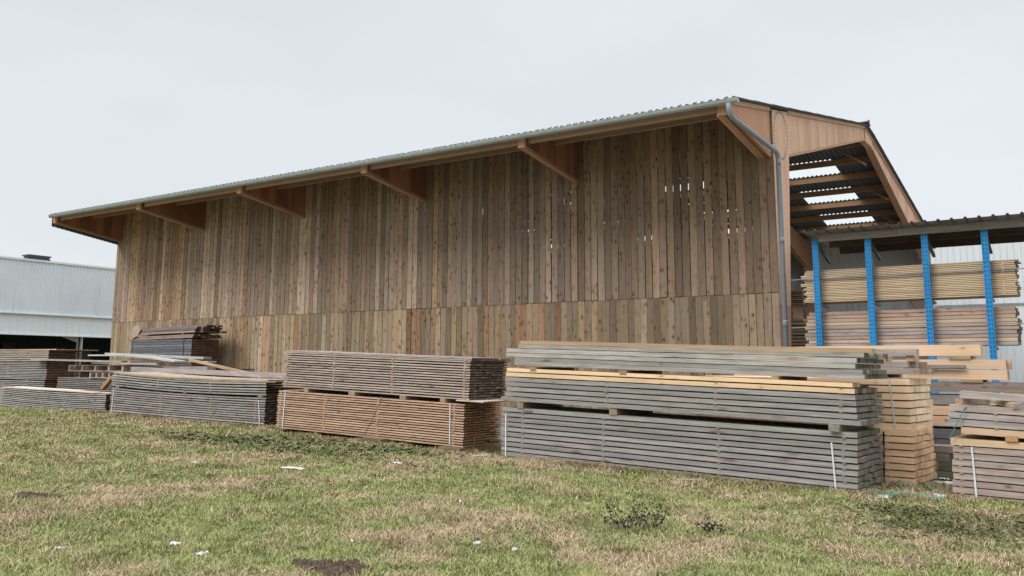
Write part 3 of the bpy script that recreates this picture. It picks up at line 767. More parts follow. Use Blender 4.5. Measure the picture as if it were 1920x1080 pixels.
mb = MB(); mb.board(-.5, .1, 0, .9, 0, .02, (.62, .55, .48), (.5, .2, .12), seg=1); o = mb.build('loose_board', M['fresh']); o.location = (-9.35, 13.05, -.585); o.rotation_euler = (0, R(2), R(3)); tag(o, 'pale thin board poking out between the thin-board packs and the grey stack', 'board')

# C: grey thin-board packs further left
PC, YC, TC = (-15.66, 13.6, -1.285), 2.35, -1.56
sag = lambda x, z: -.035 * math.sin(max(0, min(1, (x + 5.6) / 5.6)) * math.pi) * max(0, min(1, (z) / .6))
pack('timber_pack', 'grey thin-board pack with two white straps, below the short grey pack', PC, YC, TC, 1.25,
     even(0, .64, 12, .56, -5.6, 0, [(.37, .335, .315), (.41, .375, .355), (.34, .31, .29)], ENDB), stickers=(-5.4, -3.6, -1.8, -.3), straps=((-5.5, -5.48, .0, .60), (-.12, -.20, .0, .58)), stc=(.25, .2, .16), bend=sag, bw=.19)
pack('timber_pack', 'short grey pack of five board layers with brown planks on top, left of centre', tuple(world_of(PC, YC, TC, (0, 0, .70))), YC, TC, 1.25,
     even(0, .27, 5, .55, -5.6, 0, [(.41, .39, .37), (.37, .35, .33)], ENDB) + [(.285, .312, -5.3, .28, (.40, .29, .2), ENDB), (.316, .346, -5.6, .06, (.52, .42, .32), (.2, .14, .1))],
     stickers=(-3.75, -1.85), stc=(.3, .22, .16), bend=lambda x, z: -.05 * math.sin(max(0, min(1, (x + 5.6) / 5.6)) * math.pi), bw=.2)
bearer(PC, YC, TC, (-5.35, 0, .635), (.12, 1.1, .07), 'grey block at the left end between the two thin grey packs')
bearer(PC, YC, TC, (-2.75, 0, .615), (.07, 1.1, .075), 'small grey block in the middle between the two thin grey packs')
bearer(PC, YC, TC, (-.18, 0, .645), (.14, 1.1, .06), 'pale grey block at the right end between the two thin grey packs')
def beam(name, label, A, B, wy, hz, c, ec=None, mat='pack', cat='beam', group='loose planks and beams lying on the left stacks', bow=0, seg=6, roll=0):
    """loose beam from A (left) to B (right), lower front edge"""
    A = Vector(A); B = Vector(B); d = B - A; L = d.length
    yaw = math.atan2(d.y, d.x); pit = math.asin(d.z / L)
    mb = MB(); mb.board(0, L, 0, wy, 0, hz, c, ec or c, seg=seg, bend=lambda x: (0, -bow * math.sin(x / L * math.pi)))
    o = mb.build(name, M[mat]); o.location = A; o.rotation_euler = (R(roll), -pit, yaw); tag(o, label, cat, group); return o
beam('timber_beam', 'thick pinkish grey beam along the back of the short grey pack', (-22.35, 14.62, -.08), (-16.2, 14.75, -.225), .16, .12, (.40, .35, .34), ENDM)
beam('timber_beam', 'second grey beam behind the thick pinkish beam on the grey pack', (-21.5, 14.85, -.12), (-16.05, 14.95, -.24), .14, .12, (.30, .27, .25), ENDM)

# D: low grey pack at the left front
PD, YD, TD = (-21.6, 13.46, -1.15), 2.35, -1.2
pack('timber_pack', 'low grey pack of thin boards at the left front with pale new boards on top', PD, YD, TD, 1.15,
     even(0, .48, 10, .56, -5.05, 0, [(.41, .39, .375), (.37, .35, .335)], ENDB), stickers=(-1.8,), straps=(), stc=(.3, .25, .2), bend=lambda x, z: -.03 * math.sin(max(0, min(1, (x + 5) / 5)) * math.pi), bw=.19)
for (a, b, y, c, lb) in ((-4.9, -.5, .0, (.66, .55, .42), 'pale new board along the front of the low grey pack'), (-3.4, -.15, .2, (.62, .47, .34), 'pale brown board second from the front on the low grey pack'), (-5.0, -1.9, .42, (.76, .75, .73), 'whitish wide board on the back of the low grey pack')):
    p0 = world_of(PD, YD, TD, (a, y, .487)); p1 = world_of(PD, YD, TD, (b, y, .487)); beam('loose_board', lb, p0, p1, .24, .022, c, mat='fresh', cat='board')
mb = MB(); mb.board(-.035, .035, -.02, .0, 0, .56, (.5, .5, .5), axis='z'); o = mb.build('edge_protector', M['galv']); o.location = world_of(PD, YD, TD, (-5.02, 0, 0)); tag(o, 'pale upright strip at the left corner of the low grey pack', 'strip')
beam('timber_block', 'short round-ended brown log leaning behind the low grey pack', (-23.9, 14.75, -.62), (-23.45, 14.72, -.30), .12, .11, (.42, .24, .12), (.4, .33, .26), cat='log')

# E: tall far-left stack of three packs
PE = (-26.8, 14.75, -1.10)
pack('timber_pack', 'far left grey pack of thin boards at ground level', PE, 1, -.4, 1.35, even(0, .70, 13, .6, -5.4, -.15, [(.38, .37, .36), (.35, .33, .32)], (.22, .13, .075)), stickers=(-2.5,), bw=.2)
pack('timber_pack', 'far left grey pack of thin boards, second from the ground', (-26.8, 14.75, -.36), 1, -.4, 1.35, even(0, .33, 7, .6, -5.4, -.08, [(.40, .39, .38), (.37, .35, .34)], (.24, .14, .08)) + even(.355, .55, 4, .62, -5.4, -.12, [(.42, .37, .33), (.38, .35, .33)], (.15, .10, .07)), stickers=(-2.3,), bw=.2)
pack('timber_pack', 'far left pack of pale brown boards, topmost of the tall stack', (-26.8, 14.72, .215), 1, -.4, 1.38, even(0, .32, 6, .62, -5.4, .0, [(.50, .43, .36), (.46, .40, .35)], (.13, .085, .06)) + [(.335, .365, -5.4, .4, (.60, .44, .28), (.3, .2, .12))], stickers=(-1.6,), bw=.2)
bearer(PE, 0, 0, (-1.2, 0, .705), (.14, 1.2, .035), 'brown block low in the tall far left stack')

# F: pack, pallets and planks between D and the barn
pack('timber_pack', 'grey stickered pack behind the low grey pack, under the old pallets', (-23.6, 15.0, -1.10), 0, -.5, 1.3, even(0, .80, 15, .6, -3.1, 0, [(.36, .32, .30), (.32, .28, .26)], (.14, .09, .06)), bw=.2)
pack('timber_pack', 'dark brown pack behind the short grey pack', (-19.6, 15.3, -1.10), 0, 0, 1.3, even(0, 1.10, 18, .66, -3.6, 0, [(.24, .19, .16), (.20, .16, .13)], (.12, .08, .06)), bw=.2)
def pallet(P, L, W, H, label):
    root = empty('pallet', P, label, 'pallet', 'old pallets on the left stacks')
    for k in range(5):
        x = -L + (L - .07) * k / 4
        mb = MB(); mb.board(x, x + .07, 0, W, .025, H - .022, jit((.50, .42, .36), .1), axis='y'); mb.build('stringer', M['pack'], root)
    mb = MB()
    for k in range(6): mb.board(-L, 0, k * W / 6, k * W / 6 + .12, H - .022, H, jit((.46, .41, .37), .12))
    mb.build('top_deck', M['pack'], root)
    mb = MB()
    for k in range(3): mb.board(-L, 0, k * W / 2.6, k * W / 2.6 + .14, 0, .025, jit((.48, .40, .34), .12))
    mb.board(-L, 0, W * .3, W * .32, .02, H - .02, (.50, .22, .09))
    mb.build('bottom_deck', M['pack'], root)
pallet((-23.55, 14.95, -.285), 1.35, 1.0, .17, 'smaller brown pallet directly on the stickered pack')
pallet((-23.15, 14.9, -.09), 2.8, 1.0, .19, 'long pallet with four open cells, on the smaller pallet')
beam('loose_plank', 'long brownish plank reaching left across the tall far left stack', (-27.3, 14.45, .24), (-23.2, 14.85, .165), .2, .05, (.44, .38, .34), cat='plank')
beam('loose_plank', 'wide silvery plank sagging over the pallets towards the grey pack', (-24.8, 14.8, .36), (-20.9, 14.95, .17), .45, .04, (.50, .50, .48), cat='plank', bow=-.06)
beam('loose_plank', 'long silvery plank uppermost behind the sagging plank', (-24.6, 15.2, .40), (-20.4, 15.5, .255), .3, .06, (.48, .47, .45), (.2, .22, .12), cat='plank')
beam('loose_plank', 'grey plank just above the open pallet cells', (-24.6, 14.8, .13), (-21.6, 14.9, .10), .25, .05, (.42, .39, .37), cat='plank')
beam('loose_plank', 'pinkish grey plank right of the open pallet cells', (-23.1, 15.05, -.06), (-19.7, 15.1, -.07), .3, .13, (.38, .33, .31), cat='plank')
beam('loose_plank', 'thin whitish plank beside the leaning brown beam', (-21.6, 15.4, .17), (-20.2, 15.5, .17), .3, .04, (.55, .54, .52), cat='plank')
beam('timber_beam', 'brown beam leaning down right from the plank pile towards the grey pack', (-20.9, 15.4, .21), (-18.4, 15.3, -.14), .12, .06, (.50, .33, .2), cat='beam')

# G: dark stack against the barn wall
PG = (-25.6, 18.95, .40)
pack('timber_pack', 'brown pack of beams at the foot of the barn wall, lowest of the dark stack', (-25.55, 18.95, -1.12), 0, 0, 1.12, even(0, 1.48, 16, .75, -3.5, 0, [(.22, .15, .10), (.20, .14, .10)], (.14, .075, .045)), bw=.2)
pack('timber_pack', 'dark slate grey pack with two thin black straps against the barn wall', PG, 0, 0, 1.12, even(0, .60, 7, .86, -3.5, 0, [(.17, .175, .19), (.21, .215, .23), (.15, .155, .17)], (.13, .07, .045)), straps=((-3.35, -3.35, .0, .55, 'black'), (-.42, -.42, .0, .6, 'black')), bw=.2, stickers=(-1.9,))
pack('timber_pack', 'untidy brown and grey boards topping the dark stack by the barn wall', (-25.55, 18.95, 1.045), 0, .6, 1.1,
     [(0, .05, -3.5, .0, (.45, .33, .27), ENDB), (.055, .12, -3.5, .0, (.36, .24, .18), ENDB), (.18, .24, -3.2, .05, (.46, .35, .30), ENDB, {'stag': .25}), (.25, .30, -3.45, .1, (.24, .20, .19), ENDB), (.31, .37, -3.5, .12, (.30, .25, .23), ENDB, {'stag': .15}), (.38, .44, -3.5, .35, (.28, .23, .21), ENDB, {'depth': .6, 'y0': .3})], bw=.2, stickers=(-2.6, -.6), ends=(.05, .12))
mb = MB(); mb.prism([(-.22, -.02), (.12, .10), (.28, .34), (.12, .52), (-.2, .42)], 0, .03, (.50, .36, .29), plane='xz'); o = mb.build('loose_board', M['fresh']); o.location = (-28.75, 18.9, 1.06); tag(o, 'pinkish square-cut board leaning on the upper left corner of the dark stack', 'board')

# H: bright yellow beam stack right of the grey one
YH = -6.0
PH = (-2.29, 13.9, -1.70)
HY = [(.98, .70, .46), (.95, .67, .43), (1.0, .73, .49)]
pack('timber_pack', 'fresh pale orange beam pack with a black strap, lower one right of the grey stack', PH, YH, -.6, 1.15,
     [(0, .075, -3.5, .06, (.58, .42, .29), ENDY, {'depth': .25, 'name': 'bottom_beam'})] + even(.095, .85, 8, .80, -3.5, 0, [(.98, .67, .43), (.94, .64, .40)], (.74, .52, .34)), stickers=(-.35, -2), straps=((-.43, -.40, .0, .82, 'black'),), bw=.19, mat='fresh', ends=(.01, .016), stc=(.55, .4, .26))
pack('timber_pack', 'fresh yellow beam pack with a white strap, upper one right of the grey stack', (-2.30, 13.92, -.845), YH, -.3, 1.18,
     even(0, .735, 7, .82, -3.5, 0, HY, (.92, .72, .50)), stickers=(), straps=((-.22, -.27, .02, .74),), bw=.30, mat='fresh', ends=(.01, .015))
bearer(PH, YH, 0, (-.2, .05, .85 - .02), (.1, 1.0, .03), 'thin bearer between the two yellow beam packs')
bearer(PH, YH, 0, (-.45, .12, 1.60), (.11, 1.0, .07), 'grey bearer on the upper yellow pack', (.32, .28, .25))
pack('timber_pack', 'two layers of short greyish beams on top of the yellow beam pack', (-2.18, 13.95, -.045), YH, 0, .95,
     [(0, .085, -1.2, .0, (.42, .36, .33), (.36, .27, .18)), (.10, .185, -1.2, -.12, (.40, .34, .31), (.36, .27, .18))], bw=.16, ends=(.05, .06))
for (x, lb) in ((-2.66, 'left small brown block under the highest grey beam'), (-2.28, 'right small brown block under the highest grey beam')):
    mb = MB(); mb.board(-.05, .05, 0, .5, 0, .085, (.50, .33, .2), axis='y'); o = mb.build('bearer_block', M['fresh']); o.location = (x, 14.0, .142); tag(o, lb, 'bearer block', BEAR)
beam('timber_beam', 'short grey beam on small blocks, highest on the yellow beam stack', (-3.3, 14.0, .228), (-2.17, 13.95, .228), .16, .095, (.40, .35, .32), cat='beam', group='loose beams on the right stacks')

# I: stack cut by the right edge of the frame
PI_ = (-1.70, 13.1, -1.66)
def rx(l): return [(a, b, 0, 3.4, *r_) for a, b, *r_ in l]
pack('timber_pack', 'greyish brown beam pack with a yellow top layer and white strap at the right edge', PI_, -3.0, -1.3, 1.2,
     [(z0, z1, 0.0, 3.4, c, e_, x) for (z0, z1, _, _, c, e_, x) in even(0, .685, 8, .82, 0, 0, [(.42, .34, .30), (.45, .36, .31), (.40, .33, .295)], ENDG)] + [(.70, .785, 0, 3.4, (.62, .45, .30), ENDY, {'mat': 'fresh'})],
     straps=((.27, .24, .02, .69),), stickers=(.1, 1.1, 2.2), bw=.16)
pack('timber_pack', 'three grey layers over a yellow one, upper beam pack at the right edge', (-1.74, 13.1, -.80), -3.5, -2.4, 1.2,
     [(0, .085, .18, 3.4, (.60, .43, .29), ENDY, {'mat': 'fresh'}), (.10, .18, .0, 3.4, (.38, .34, .33), ENDG), (.195, .27, .02, 3.4, (.40, .36, .34), ENDG), (.285, .365, .06, 3.4, (.46, .37, .32), ENDG)], bw=.16, stickers=(.6, 1.5))
mb = MB(); mb.board(-.07, .07, 0, 1.1, 0, .07, (.46, .27, .13), axis='y'); o = mb.build('bearer_block', M['fresh']); o.location = (-.98, 13.04, -.885); o.rotation_euler = (0, 0, R(-3)); tag(o, 'orange bearer block between the two packs at the right edge', 'bearer block', BEAR)
beam('timber_beam', 'long grey beam lying on bearers on top of the right edge pack', (-1.56, 13.2, -.345), (1.4, 13.0, -.52), .16, .09, (.42, .37, .34), cat='beam', group='loose beams on the right stacks')
beam('timber_beam', 'short brown bearer at the left under the long grey beam at the right edge', (-1.53, 13.18, -.43), (-1.25, 13.7, -.45), .10, .07, (.38, .29, .21), (.42, .27, .15), cat='beam', group='loose beams on the right stacks')
beam('timber_beam', 'brown bearer pointing out to the right under the long grey beam at the right edge', (-1.24, 13.62, -.42), (-.93, 13.03, -.475), .12, .075, (.45, .33, .22), (.35, .31, .27), cat='beam', group='loose beams on the right stacks')
# green strap over the right edge pack
mb = MB()
gp = [(-1.70, 13.02, -.885), (-1.50, 13.03, -.50), (-1.46, 13.1, -.455), (-1.32, 13.5, -.45), (-1.0, 13.55, -.455), (-.4, 13.3, -.49), (.4, 13.2, -.52)]
for a, b in zip(gp, gp[1:]):
    vv = [(a[0], a[1], a[2] - .012), (b[0], b[1], b[2] - .012), (b[0], b[1] + .003, b[2] + .012), (a[0], a[1] + .003, a[2] + .012), (a[0], a[1] + .012, a[2] + .006), (b[0], b[1] + .012, b[2] + .006)]
    mb.add(vv, [(0, 1, 2, 3), (3, 2, 5, 4)], [(.02, .3, .25)] * 2, [(0, 0, 0)] * 6)
tag(mb.build('plastic_strap', M['green_pl'], recalc=False), 'green plastic strap slung over the upper pack at the right edge', 'strap')

# J: heavy beams behind
def heavy(label, x0, x1, y, z0, z1, c, ec, n=2, mat='fresh', nm='timber_beam'):
    root = empty(nm, ((x0 + x1) / 2, y, z0), label, 'beam row', 'rows of heavy beams behind the yellow stack')
    for k in range(n):
        mb = MB(); mb.board(x0 - (x0 + x1) / 2 + rng.uniform(-.05, .05), x1 - (x0 + x1) / 2 + rng.uniform(-.03, .06) * (k > 0), k * .2, k * .2 + .19, 0, z1 - z0, jit(c, .06), jit(ec, .1), seg=4, bend=lambda x: (0, .004 * math.sin(x * 1.5)))
        mb.build('beam', M[mat], root)
JY = 16.0
heavy('topmost long yellow beam on blocks behind the yellow stack', -5.6, -1.54, JY, .25, .43, (.68, .48, .31), (.55, .36, .22))
heavy('second row of heavy yellow beams from the top, with a short grey piece', -5.6, -1.20, JY, .035, .19, (.62, .45, .31), (.45, .3, .18), 3)
heavy('third row of heavy yellow beams from the top behind the yellow stack', -5.6, -1.19, JY, -.13, .022, (.64, .46, .31), (.45, .3, .18), 3)
heavy('dark grey brown long beam row running out at the right edge', -5.6, .3, JY, -.33, -.175, (.27, .21, .18), ENDB, 4, 'pack')
heavy('grey beam row just above the lower yellow rows', -5.6, -.9, JY, -.54, -.385, (.24, .225, .22), ENDB, 4, 'pack')
heavy('upper of the two lower yellow beam rows partly hidden by the right edge pack', -5.6, -.9, JY, -.71, -.56, (.64, .44, .29), (.45, .3, .18), 4)
heavy('lower of the two lower yellow beam rows partly hidden by the right edge pack', -5.6, -.9, JY, -.88, -.725, (.62, .43, .28), (.45, .3, .18), 4)
heavy('dark grey beam rows at the bottom behind the right edge pack', -5.6, -.9, JY, -1.08, -.93, (.17, .17, .175), ENDB, 4, 'pack')
heavy('lowest dark grey beam row behind the right edge pack', -5.6, -.9, JY, -1.25, -1.095, (.15, .15, .155), ENDB, 4, 'pack')
for (x, z0, z1, lb) in ((-1.85, .19, .25, 'brown block under the topmost yellow beam'), (-1.7, -.175, -.13, 'small block over the dark long beam row'), (-1.1, -.385, -.33, 'dark block under the dark long beam row'), (-3.2, -.93, -.88, 'dark block low in the heavy beam stack'), (-2.2, -1.66, -1.25, 'post-like block carrying the heavy beam stack'), (-1.2, -1.66, -1.25, 'second post-like block carrying the heavy beam stack')):
    mb = MB(); mb.board(x - .16, x + .16, JY - .02, JY + .8, z0, z1, (.36, .26, .17)); o = mb.build('bearer_block', M['pack']); tag(o, lb, 'bearer block', BEAR)
beam('timber_beam', 'short dark grey beam lying before the second row of yellow beams', (-2.7, 15.9, .05), (-1.78, 15.9, .05), .10, .055, (.25, .21, .19), cat='beam', group='loose beams on the right stacks')
# K: low pile of dark blocks in the gap
for (x, y, z, l, h, c, lb) in ((-2.02, 15.0, -1.62, .30, .12, (.16, .17, .12), 'mossy block lowest in the gap beside the yellow stack'), (-1.98, 15.02, -1.49, .32, .12, (.15, .16, .11), 'mossy block second in the gap beside the yellow stack'), (-2.1, 15.04, -1.36, .26, .12, (.2, .2, .18), 'grey block third in the gap beside the yellow stack'), (-2.0, 15.06, -1.23, .42, .10, (.34, .27, .22), 'brown block on top of the mossy blocks in the gap')):
    mb = MB(); mb.board(-l / 2, l / 2, 0, .35, 0, h, jit(c, .1), seg=2); o = mb.build('wood_block', M['pack']); o.location = (x, y, z); tag(o, lb, 'block', 'blocks piled in the gap')

# boards on the rack
pack('timber_pack', 'tall pack of thin pale yellow boards on the upper arms of the blue rack', (-1.22, 20.2, 1.53), 0, 0, .75,
     even(0, .68, 19, .66, -4.2, 0, [(.66, .50, .33), (.62, .47, .31), (.69, .53, .36)], (.48, .36, .23)) + [(.69, .715, -4.15, .06, (.46, .38, .33), ENDG)], bw=.19, stickers=(-3.95, -1.6, -.22), mat='fresh', ends=(.08, .03), stc=(.6, .42, .25))
L2 = [(.38, .36, .36), (.60, .42, .29), (.45, .34, .29), (.42, .35, .32), (.46, .36, .31), (.62, .45, .31), (.60, .45, .33), (.54, .38, .28), (.50, .34, .25), (.40, .28, .22)]
pack('timber_pack', 'pack of mixed brown and grey beams on the lower arms of the blue rack', (-1.25, 20.2, .53), 0, 0, .8,
     [(i * .078, i * .078 + .068, -4.1 - (.05 if i < 6 else 0), (0 if i != 8 else .0) + rng.uniform(-.06, .03), L2[i], ENDB, {'mat': 'fresh' if i in (1, 5, 6, 7) else 'pack'}) for i in range(10)], bw=.2, ends=(.05, .03))
# stacks inside the barn mouth
pack('timber_pack', 'brown pack in the barn mouth just right of the downpipe, low', (-6.95, 25.9, -1.05), 0, 0, 1.2, even(0, 2.55, 26, .75, -3, 0, [(.40, .29, .17), (.34, .24, .15)], (.38, .28, .16)), bw=.2, ends=(.05, .10))
for x in (-7.4, -9.3):
    mb = MB(); mb.board(x - .1, x + .1, 25.95, 27, 0, .40, (.3, .2, .12), axis='y'); o = mb.build('bearer_block', M['pack']); o.location = (0, 0, 1.52); tag(o, 'tall bearer between the two packs in the barn mouth', 'bearer block', BEAR)
pack('timber_pack', 'dark brown pack in the barn mouth just right of the downpipe, high', (-6.98, 25.9, 1.93), 0, 0, 1.2, even(0, .40, 7, .6, -3, 0, [(.30, .20, .14), (.26, .18, .13)], (.2, .13, .09)), bw=.2, ends=(.05, .06))

# ---------------------------------------------------------------- grass, weeds, litter
def vnoise(x, y, s, seed):
    r = np.random.RandomState(seed); T = r.rand(257, 257)
    u = (x * s) % 256; v = (y * s) % 256; i = u.astype(int); j = v.astype(int); fu = u - i; fv = v - j
    fu = fu * fu * (3 - 2 * fu); fv = fv * fv * (3 - 2 * fv)
    return (T[i, j] * (1 - fu) + T[i + 1, j] * fu) * (1 - fv) + (T[i, j + 1] * (1 - fu) + T[i + 1, j + 1] * fu) * fv
def fbm(x, y, s, seed): return (vnoise(x, y, s, seed) + .5 * vnoise(x, y, s * 2.1, seed + 1) + .25 * vnoise(x, y, s * 4.3, seed + 2) + .12 * vnoise(x, y, s * 9, seed + 3)) / 1.87
Rc = np.array([[0.83396568, 0.07805616, 0.54626777], [0.55180469, -0.12438821, -0.82464487], [0.00358066, 0.98915864, -0.14680725]])
def blades(n, seed):
    r = np.random.RandomState(seed)
    # wide field of blades: denser towards the photographer's side
    d = 4.5 + (35 - 4.5) * r.rand(n) ** 1.6; az = R(-78) + R(95) * r.rand(n)
    x = d * np.sin(az); y = d * np.cos(az)
    front = np.interp(x, [-40, -26, -21.3, -15.6, -14.6, -9.7, -8.6, -2.7, -1.7, 5], [15, 13.9, 13.5, 13.65, 13.35, 13.3, 12.75, 12.42, 13.1, 12.9])
    keep = (y < front + .0) | ((x > -2.7) & (x < -1.75) & (y < 14.2))
    keep &= (y > 1.5)
    x, y, front = x[keep], y[keep], front[keep]
    xe = r.uniform(-27, 1, 70000); fe = np.interp(xe, [-40, -26, -21.3, -15.6, -14.6, -9.7, -8.6, -2.7, -1.7, 5], [15, 13.9, 13.5, 13.65, 13.35, 13.3, 12.75, 12.42, 13.1, 12.9])
    ye = fe - np.abs(r.normal(0, .12, 70000)) + .03
    x = np.append(x, xe); y = np.append(y, ye); front = np.append(front, fe)
    # scattered tufts of long dead grass
    tx = r.uniform(-22, 0, 420); ty = r.uniform(3, 13, 420); ts = r.uniform(.04, .20, 420); k = np.repeat(np.arange(420), 200)
    ux = tx[k] + r.normal(0, 1, len(k)) * ts[k]; uy = ty[k] + r.normal(0, 1, len(k)) * ts[k]
    uf = np.interp(ux, [-40, -26, -21.3, -15.6, -14.6, -9.7, -8.6, -2.7, -1.7, 5], [15, 13.9, 13.5, 13.65, 13.35, 13.3, 12.75, 12.42, 13.1, 12.9]); kk = uy < uf
    global TUFT; TUFT = int(kk.sum())
    x = np.append(x, ux[kk]); y = np.append(y, uy[kk]); front = np.append(front, uf[kk])
    return x, y, np.hypot(x, y), front
def make_grass():
    x, y, d, front = blades(2300000, 3); n = len(x); r = np.random.RandomState(9)
    big = fbm(x, y, .55, 21); med = fbm(x, y, 1.9, 41); fine = fbm(x, y, 6.0, 61)
    edge = np.exp(-np.clip(front - y, 0, 5) / .65)
    straw = np.clip((med * .55 + big * .45 - .5) * 4.6 + .28 + edge * .55 - np.clip((9 - d) * .0, 0, 1), 0.06, .95)
    # mossy short green zone through the middle, straw strip at the stacks
    tuft = np.zeros(n, bool); tuft[-TUFT:] = True
    is_straw = (r.rand(n) < straw) | (tuft & (r.rand(n) < .55))
    bare = (fbm(x, y, 1.1, 81) > .74)
    kp = ~(bare & (r.rand(n) < .75)) | tuft
    x, y, d, edge, fine, med, big, is_straw, tuft = (a[kp] for a in (x, y, d, edge, fine, med, big, is_straw, tuft)); n = len(x)
    L = np.where(is_straw, r.uniform(.03, .10, n), r.uniform(.02, .055, n)) * (.6 + .75 * fine) * (1 + .9 * edge * (vnoise(x, y, 1.6, 7) > .45))
    tall = r.rand(n) < .012; L = np.where(tall, L * 2.0, L); L = np.where(tuft, r.uniform(.04, .12, n), L)
    el = np.where(is_straw, r.uniform(.0, .65, n), r.uniform(.05, .95, n)); el = np.where(tuft, r.uniform(.2, 1.1, n), el); az = r.normal(0, 1.9, n) + 14 * fbm(x, y, 2.4, 99)
    wd = (.0011 + .00017 * d) * r.uniform(.7, 1.4, n)
    dirh = np.stack([np.cos(az), np.sin(az)], 1); per = np.stack([-dirh[:, 1], dirh[:, 0]], 1)
    z = gz(x, y)
    base = np.stack([x, y, z - .004], 1)
    lift = r.uniform(0, .015, n)[:, None] * np.array([0, 0, 1])
    p0 = base + lift; 
    a = np.concatenate([per * wd[:, None], np.zeros((n, 1))], 1)
    hor = (L * np.cos(el))[:, None]; ver = L * np.sin(el)
    mid = p0 + np.concatenate([dirh * hor * .45, (ver * .62)[:, None]], 1)
    tip = p0 + np.concatenate([dirh * hor, (ver * .9)[:, None]], 1)
    V = np.stack([p0 - a, p0 + a, mid + a * .8, mid - a * .8, tip], 1).reshape(-1, 3).astype(np.float32)
    green = np.array([[.20, .236, .072], [.255, .274, .106], [.148, .18, .054], [.31, .305, .14]]); st = np.array([[.40, .31, .19], [.33, .25, .15], [.25, .18, .11], [.46, .37, .25]])
    cg = green[r.randint(0, 4, n)] * r.uniform(.85, 1.18, n)[:, None] * (.62 + .8 * fine)[:, None]; cs = st[r.randint(0, 4, n)] * r.uniform(.8, 1.15, n)[:, None] * (.75 + .5 * med)[:, None]
    C = np.where(is_straw[:, None], cs, cg) * 1.16
    me = bpy.data.meshes.new('grass')
    me.vertices.add(n * 5); me.vertices.foreach_set('co', V.ravel())
    k = np.arange(n, dtype=np.int32)[:, None] * 5
    loops = np.concatenate([k, k + 1, k + 2, k + 3, k + 3, k + 2, k + 4], 1).ravel()
    me.loops.add(len(loops)); me.loops.foreach_set('vertex_index', loops)
    starts = np.stack([np.arange(n) * 7, np.arange(n) * 7 + 4], 1).ravel().astype(np.int32)
    me.polygons.add(2 * n); me.polygons.foreach_set('loop_start', starts)
    me.update(calc_edges=True); me.validate()
    at = me.attributes.new('col', 'FLOAT_COLOR', 'POINT'); cc = np.ones((n, 5, 4), np.float32); cc[:, :, :3] = C[:, None, :]; at.data.foreach_set('color', cc.ravel())
    me.materials.append(M['grass'])
    o = bpy.data.objects.new('grass', me); col.objects.link(o); tag(o, 'short matted grass, green mixed with dry straw', kind='stuff')
make_grass()

# broad dark leaves: ground cover by the thin-board pack and at the lower right
def leaves(name, label, spots, n, cols, size, mat='leaf', h=.05, seed=1):
    r = random.Random(seed); mb = MB()
    for _ in range(n):
        cx, cy, rx_, ry_ = r.choice(spots); x = r.gauss(cx, rx_); y = min(r.gauss(cy, ry_), 13.0 if x < -9 else 12.2); z = gzf(x, y) + r.uniform(.005, h)
        a = r.uniform(0, 6.28); l = r.uniform(*size); wv = l * r.uniform(.3, .5); ti = r.uniform(-.2, .6)
        d = Vector((math.cos(a), math.sin(a), ti)); s_ = Vector((-math.sin(a), math.cos(a), r.uniform(-.3, .3))); P0 = Vector((x, y, z))
        pts = [P0, P0 + d * l * .35 + s_ * wv, P0 + d * l * .8 + s_ * wv * .6, P0 + d * l - Vector((0, 0, l * .2)), P0 + d * l * .8 - s_ * wv * .6, P0 + d * l * .35 - s_ * wv]
        c = jit(r.choice(cols), .25, r); mb.add([tuple(p) for p in pts], [(0, 1, 2, 3), (0, 3, 4, 5)], [c, c], [(0, 0, 0)] * 6)
    o = mb.build(name, M[mat], recalc=False); return tag(o, label, kind='stuff')
leaves('weeds', 'low dark green leafy weeds in front of the orange brown pack', [(-12.3, 11.8, 1.0, .5), (-13.8, 11.5, .8, .45), (-11.4, 11.9, 1.0, .45), (-12.9, 11.0, 1.0, .4), (-10.6, 11.9, .7, .35), (-11.5, 10.8, 1.2, .3), (-14.6, 10.9, .9, .3)], 3200, [(.08, .11, .035), (.11, .16, .05), (.16, .18, .08), (.15, .11, .06)], (.04, .10), seed=4)
leaves('bramble', 'dark trailing weeds at the lower right of the field', [(-1.2, 10.8, .6, .5), (-.7, 10.2, .5, .5), (-1.9, 11.2, .35, .2), (-1.6, 10.3, .4, .3), (-.4, 11.3, .5, .3)], 2600, [(.065, .09, .03), (.085, .115, .04), (.09, .07, .045)], (.025, .06), h=.07, seed=6)
def dead_plant(x, y, label, n, hgt, seed):
    r = random.Random(seed); z = gzf(x, y)
    root = empty('dead_weed', (x, y, z), label, 'plant', 'dark withered weeds in the field')
    sb = MB(); lb = MB()
    for k in range(n):
        a = r.uniform(0, 6.28); p = Vector((r.gauss(0, .11), r.gauss(0, .06), 0)); d = Vector((math.cos(a) * .5, math.sin(a) * .4, 1)).normalized(); L = hgt * r.uniform(.5, 1.1)
        pts = [p + d * L * t + Vector((math.cos(a), math.sin(a), 0)) * .05 * t * t + Vector((r.gauss(0, .008), r.gauss(0, .008), 0)) for t in (0, .3, .6, 1)]
        sb.tube(pts, [.004, .0035, .003, .002], (.06, .045, .035), 5)
        for _ in range(11):
            t = r.uniform(.3, 1.05); q = p + d * L * t + Vector((r.gauss(0, .03), r.gauss(0, .03), r.gauss(0, .015))); l = r.uniform(.018, .04)
            u = Vector((r.uniform(-1, 1), r.uniform(-1, 1), r.uniform(-1, .3))).normalized() * l; v_ = u.cross(Vector((r.uniform(-1, 1), r.uniform(-1, 1), .3))).normalized() * l * .4
            c = jit((.045, .040, .035), .3, r); lb.add([tuple(q), tuple(q + u * .5 + v_), tuple(q + u), tuple(q + u * .5 - v_)], [(0, 1, 2, 3)], [c], [(0, 0, 0)] * 4)
    sb.build('stems', M['leaf'], root); lb.build('foliage', M['leaf'], root, recalc=False)
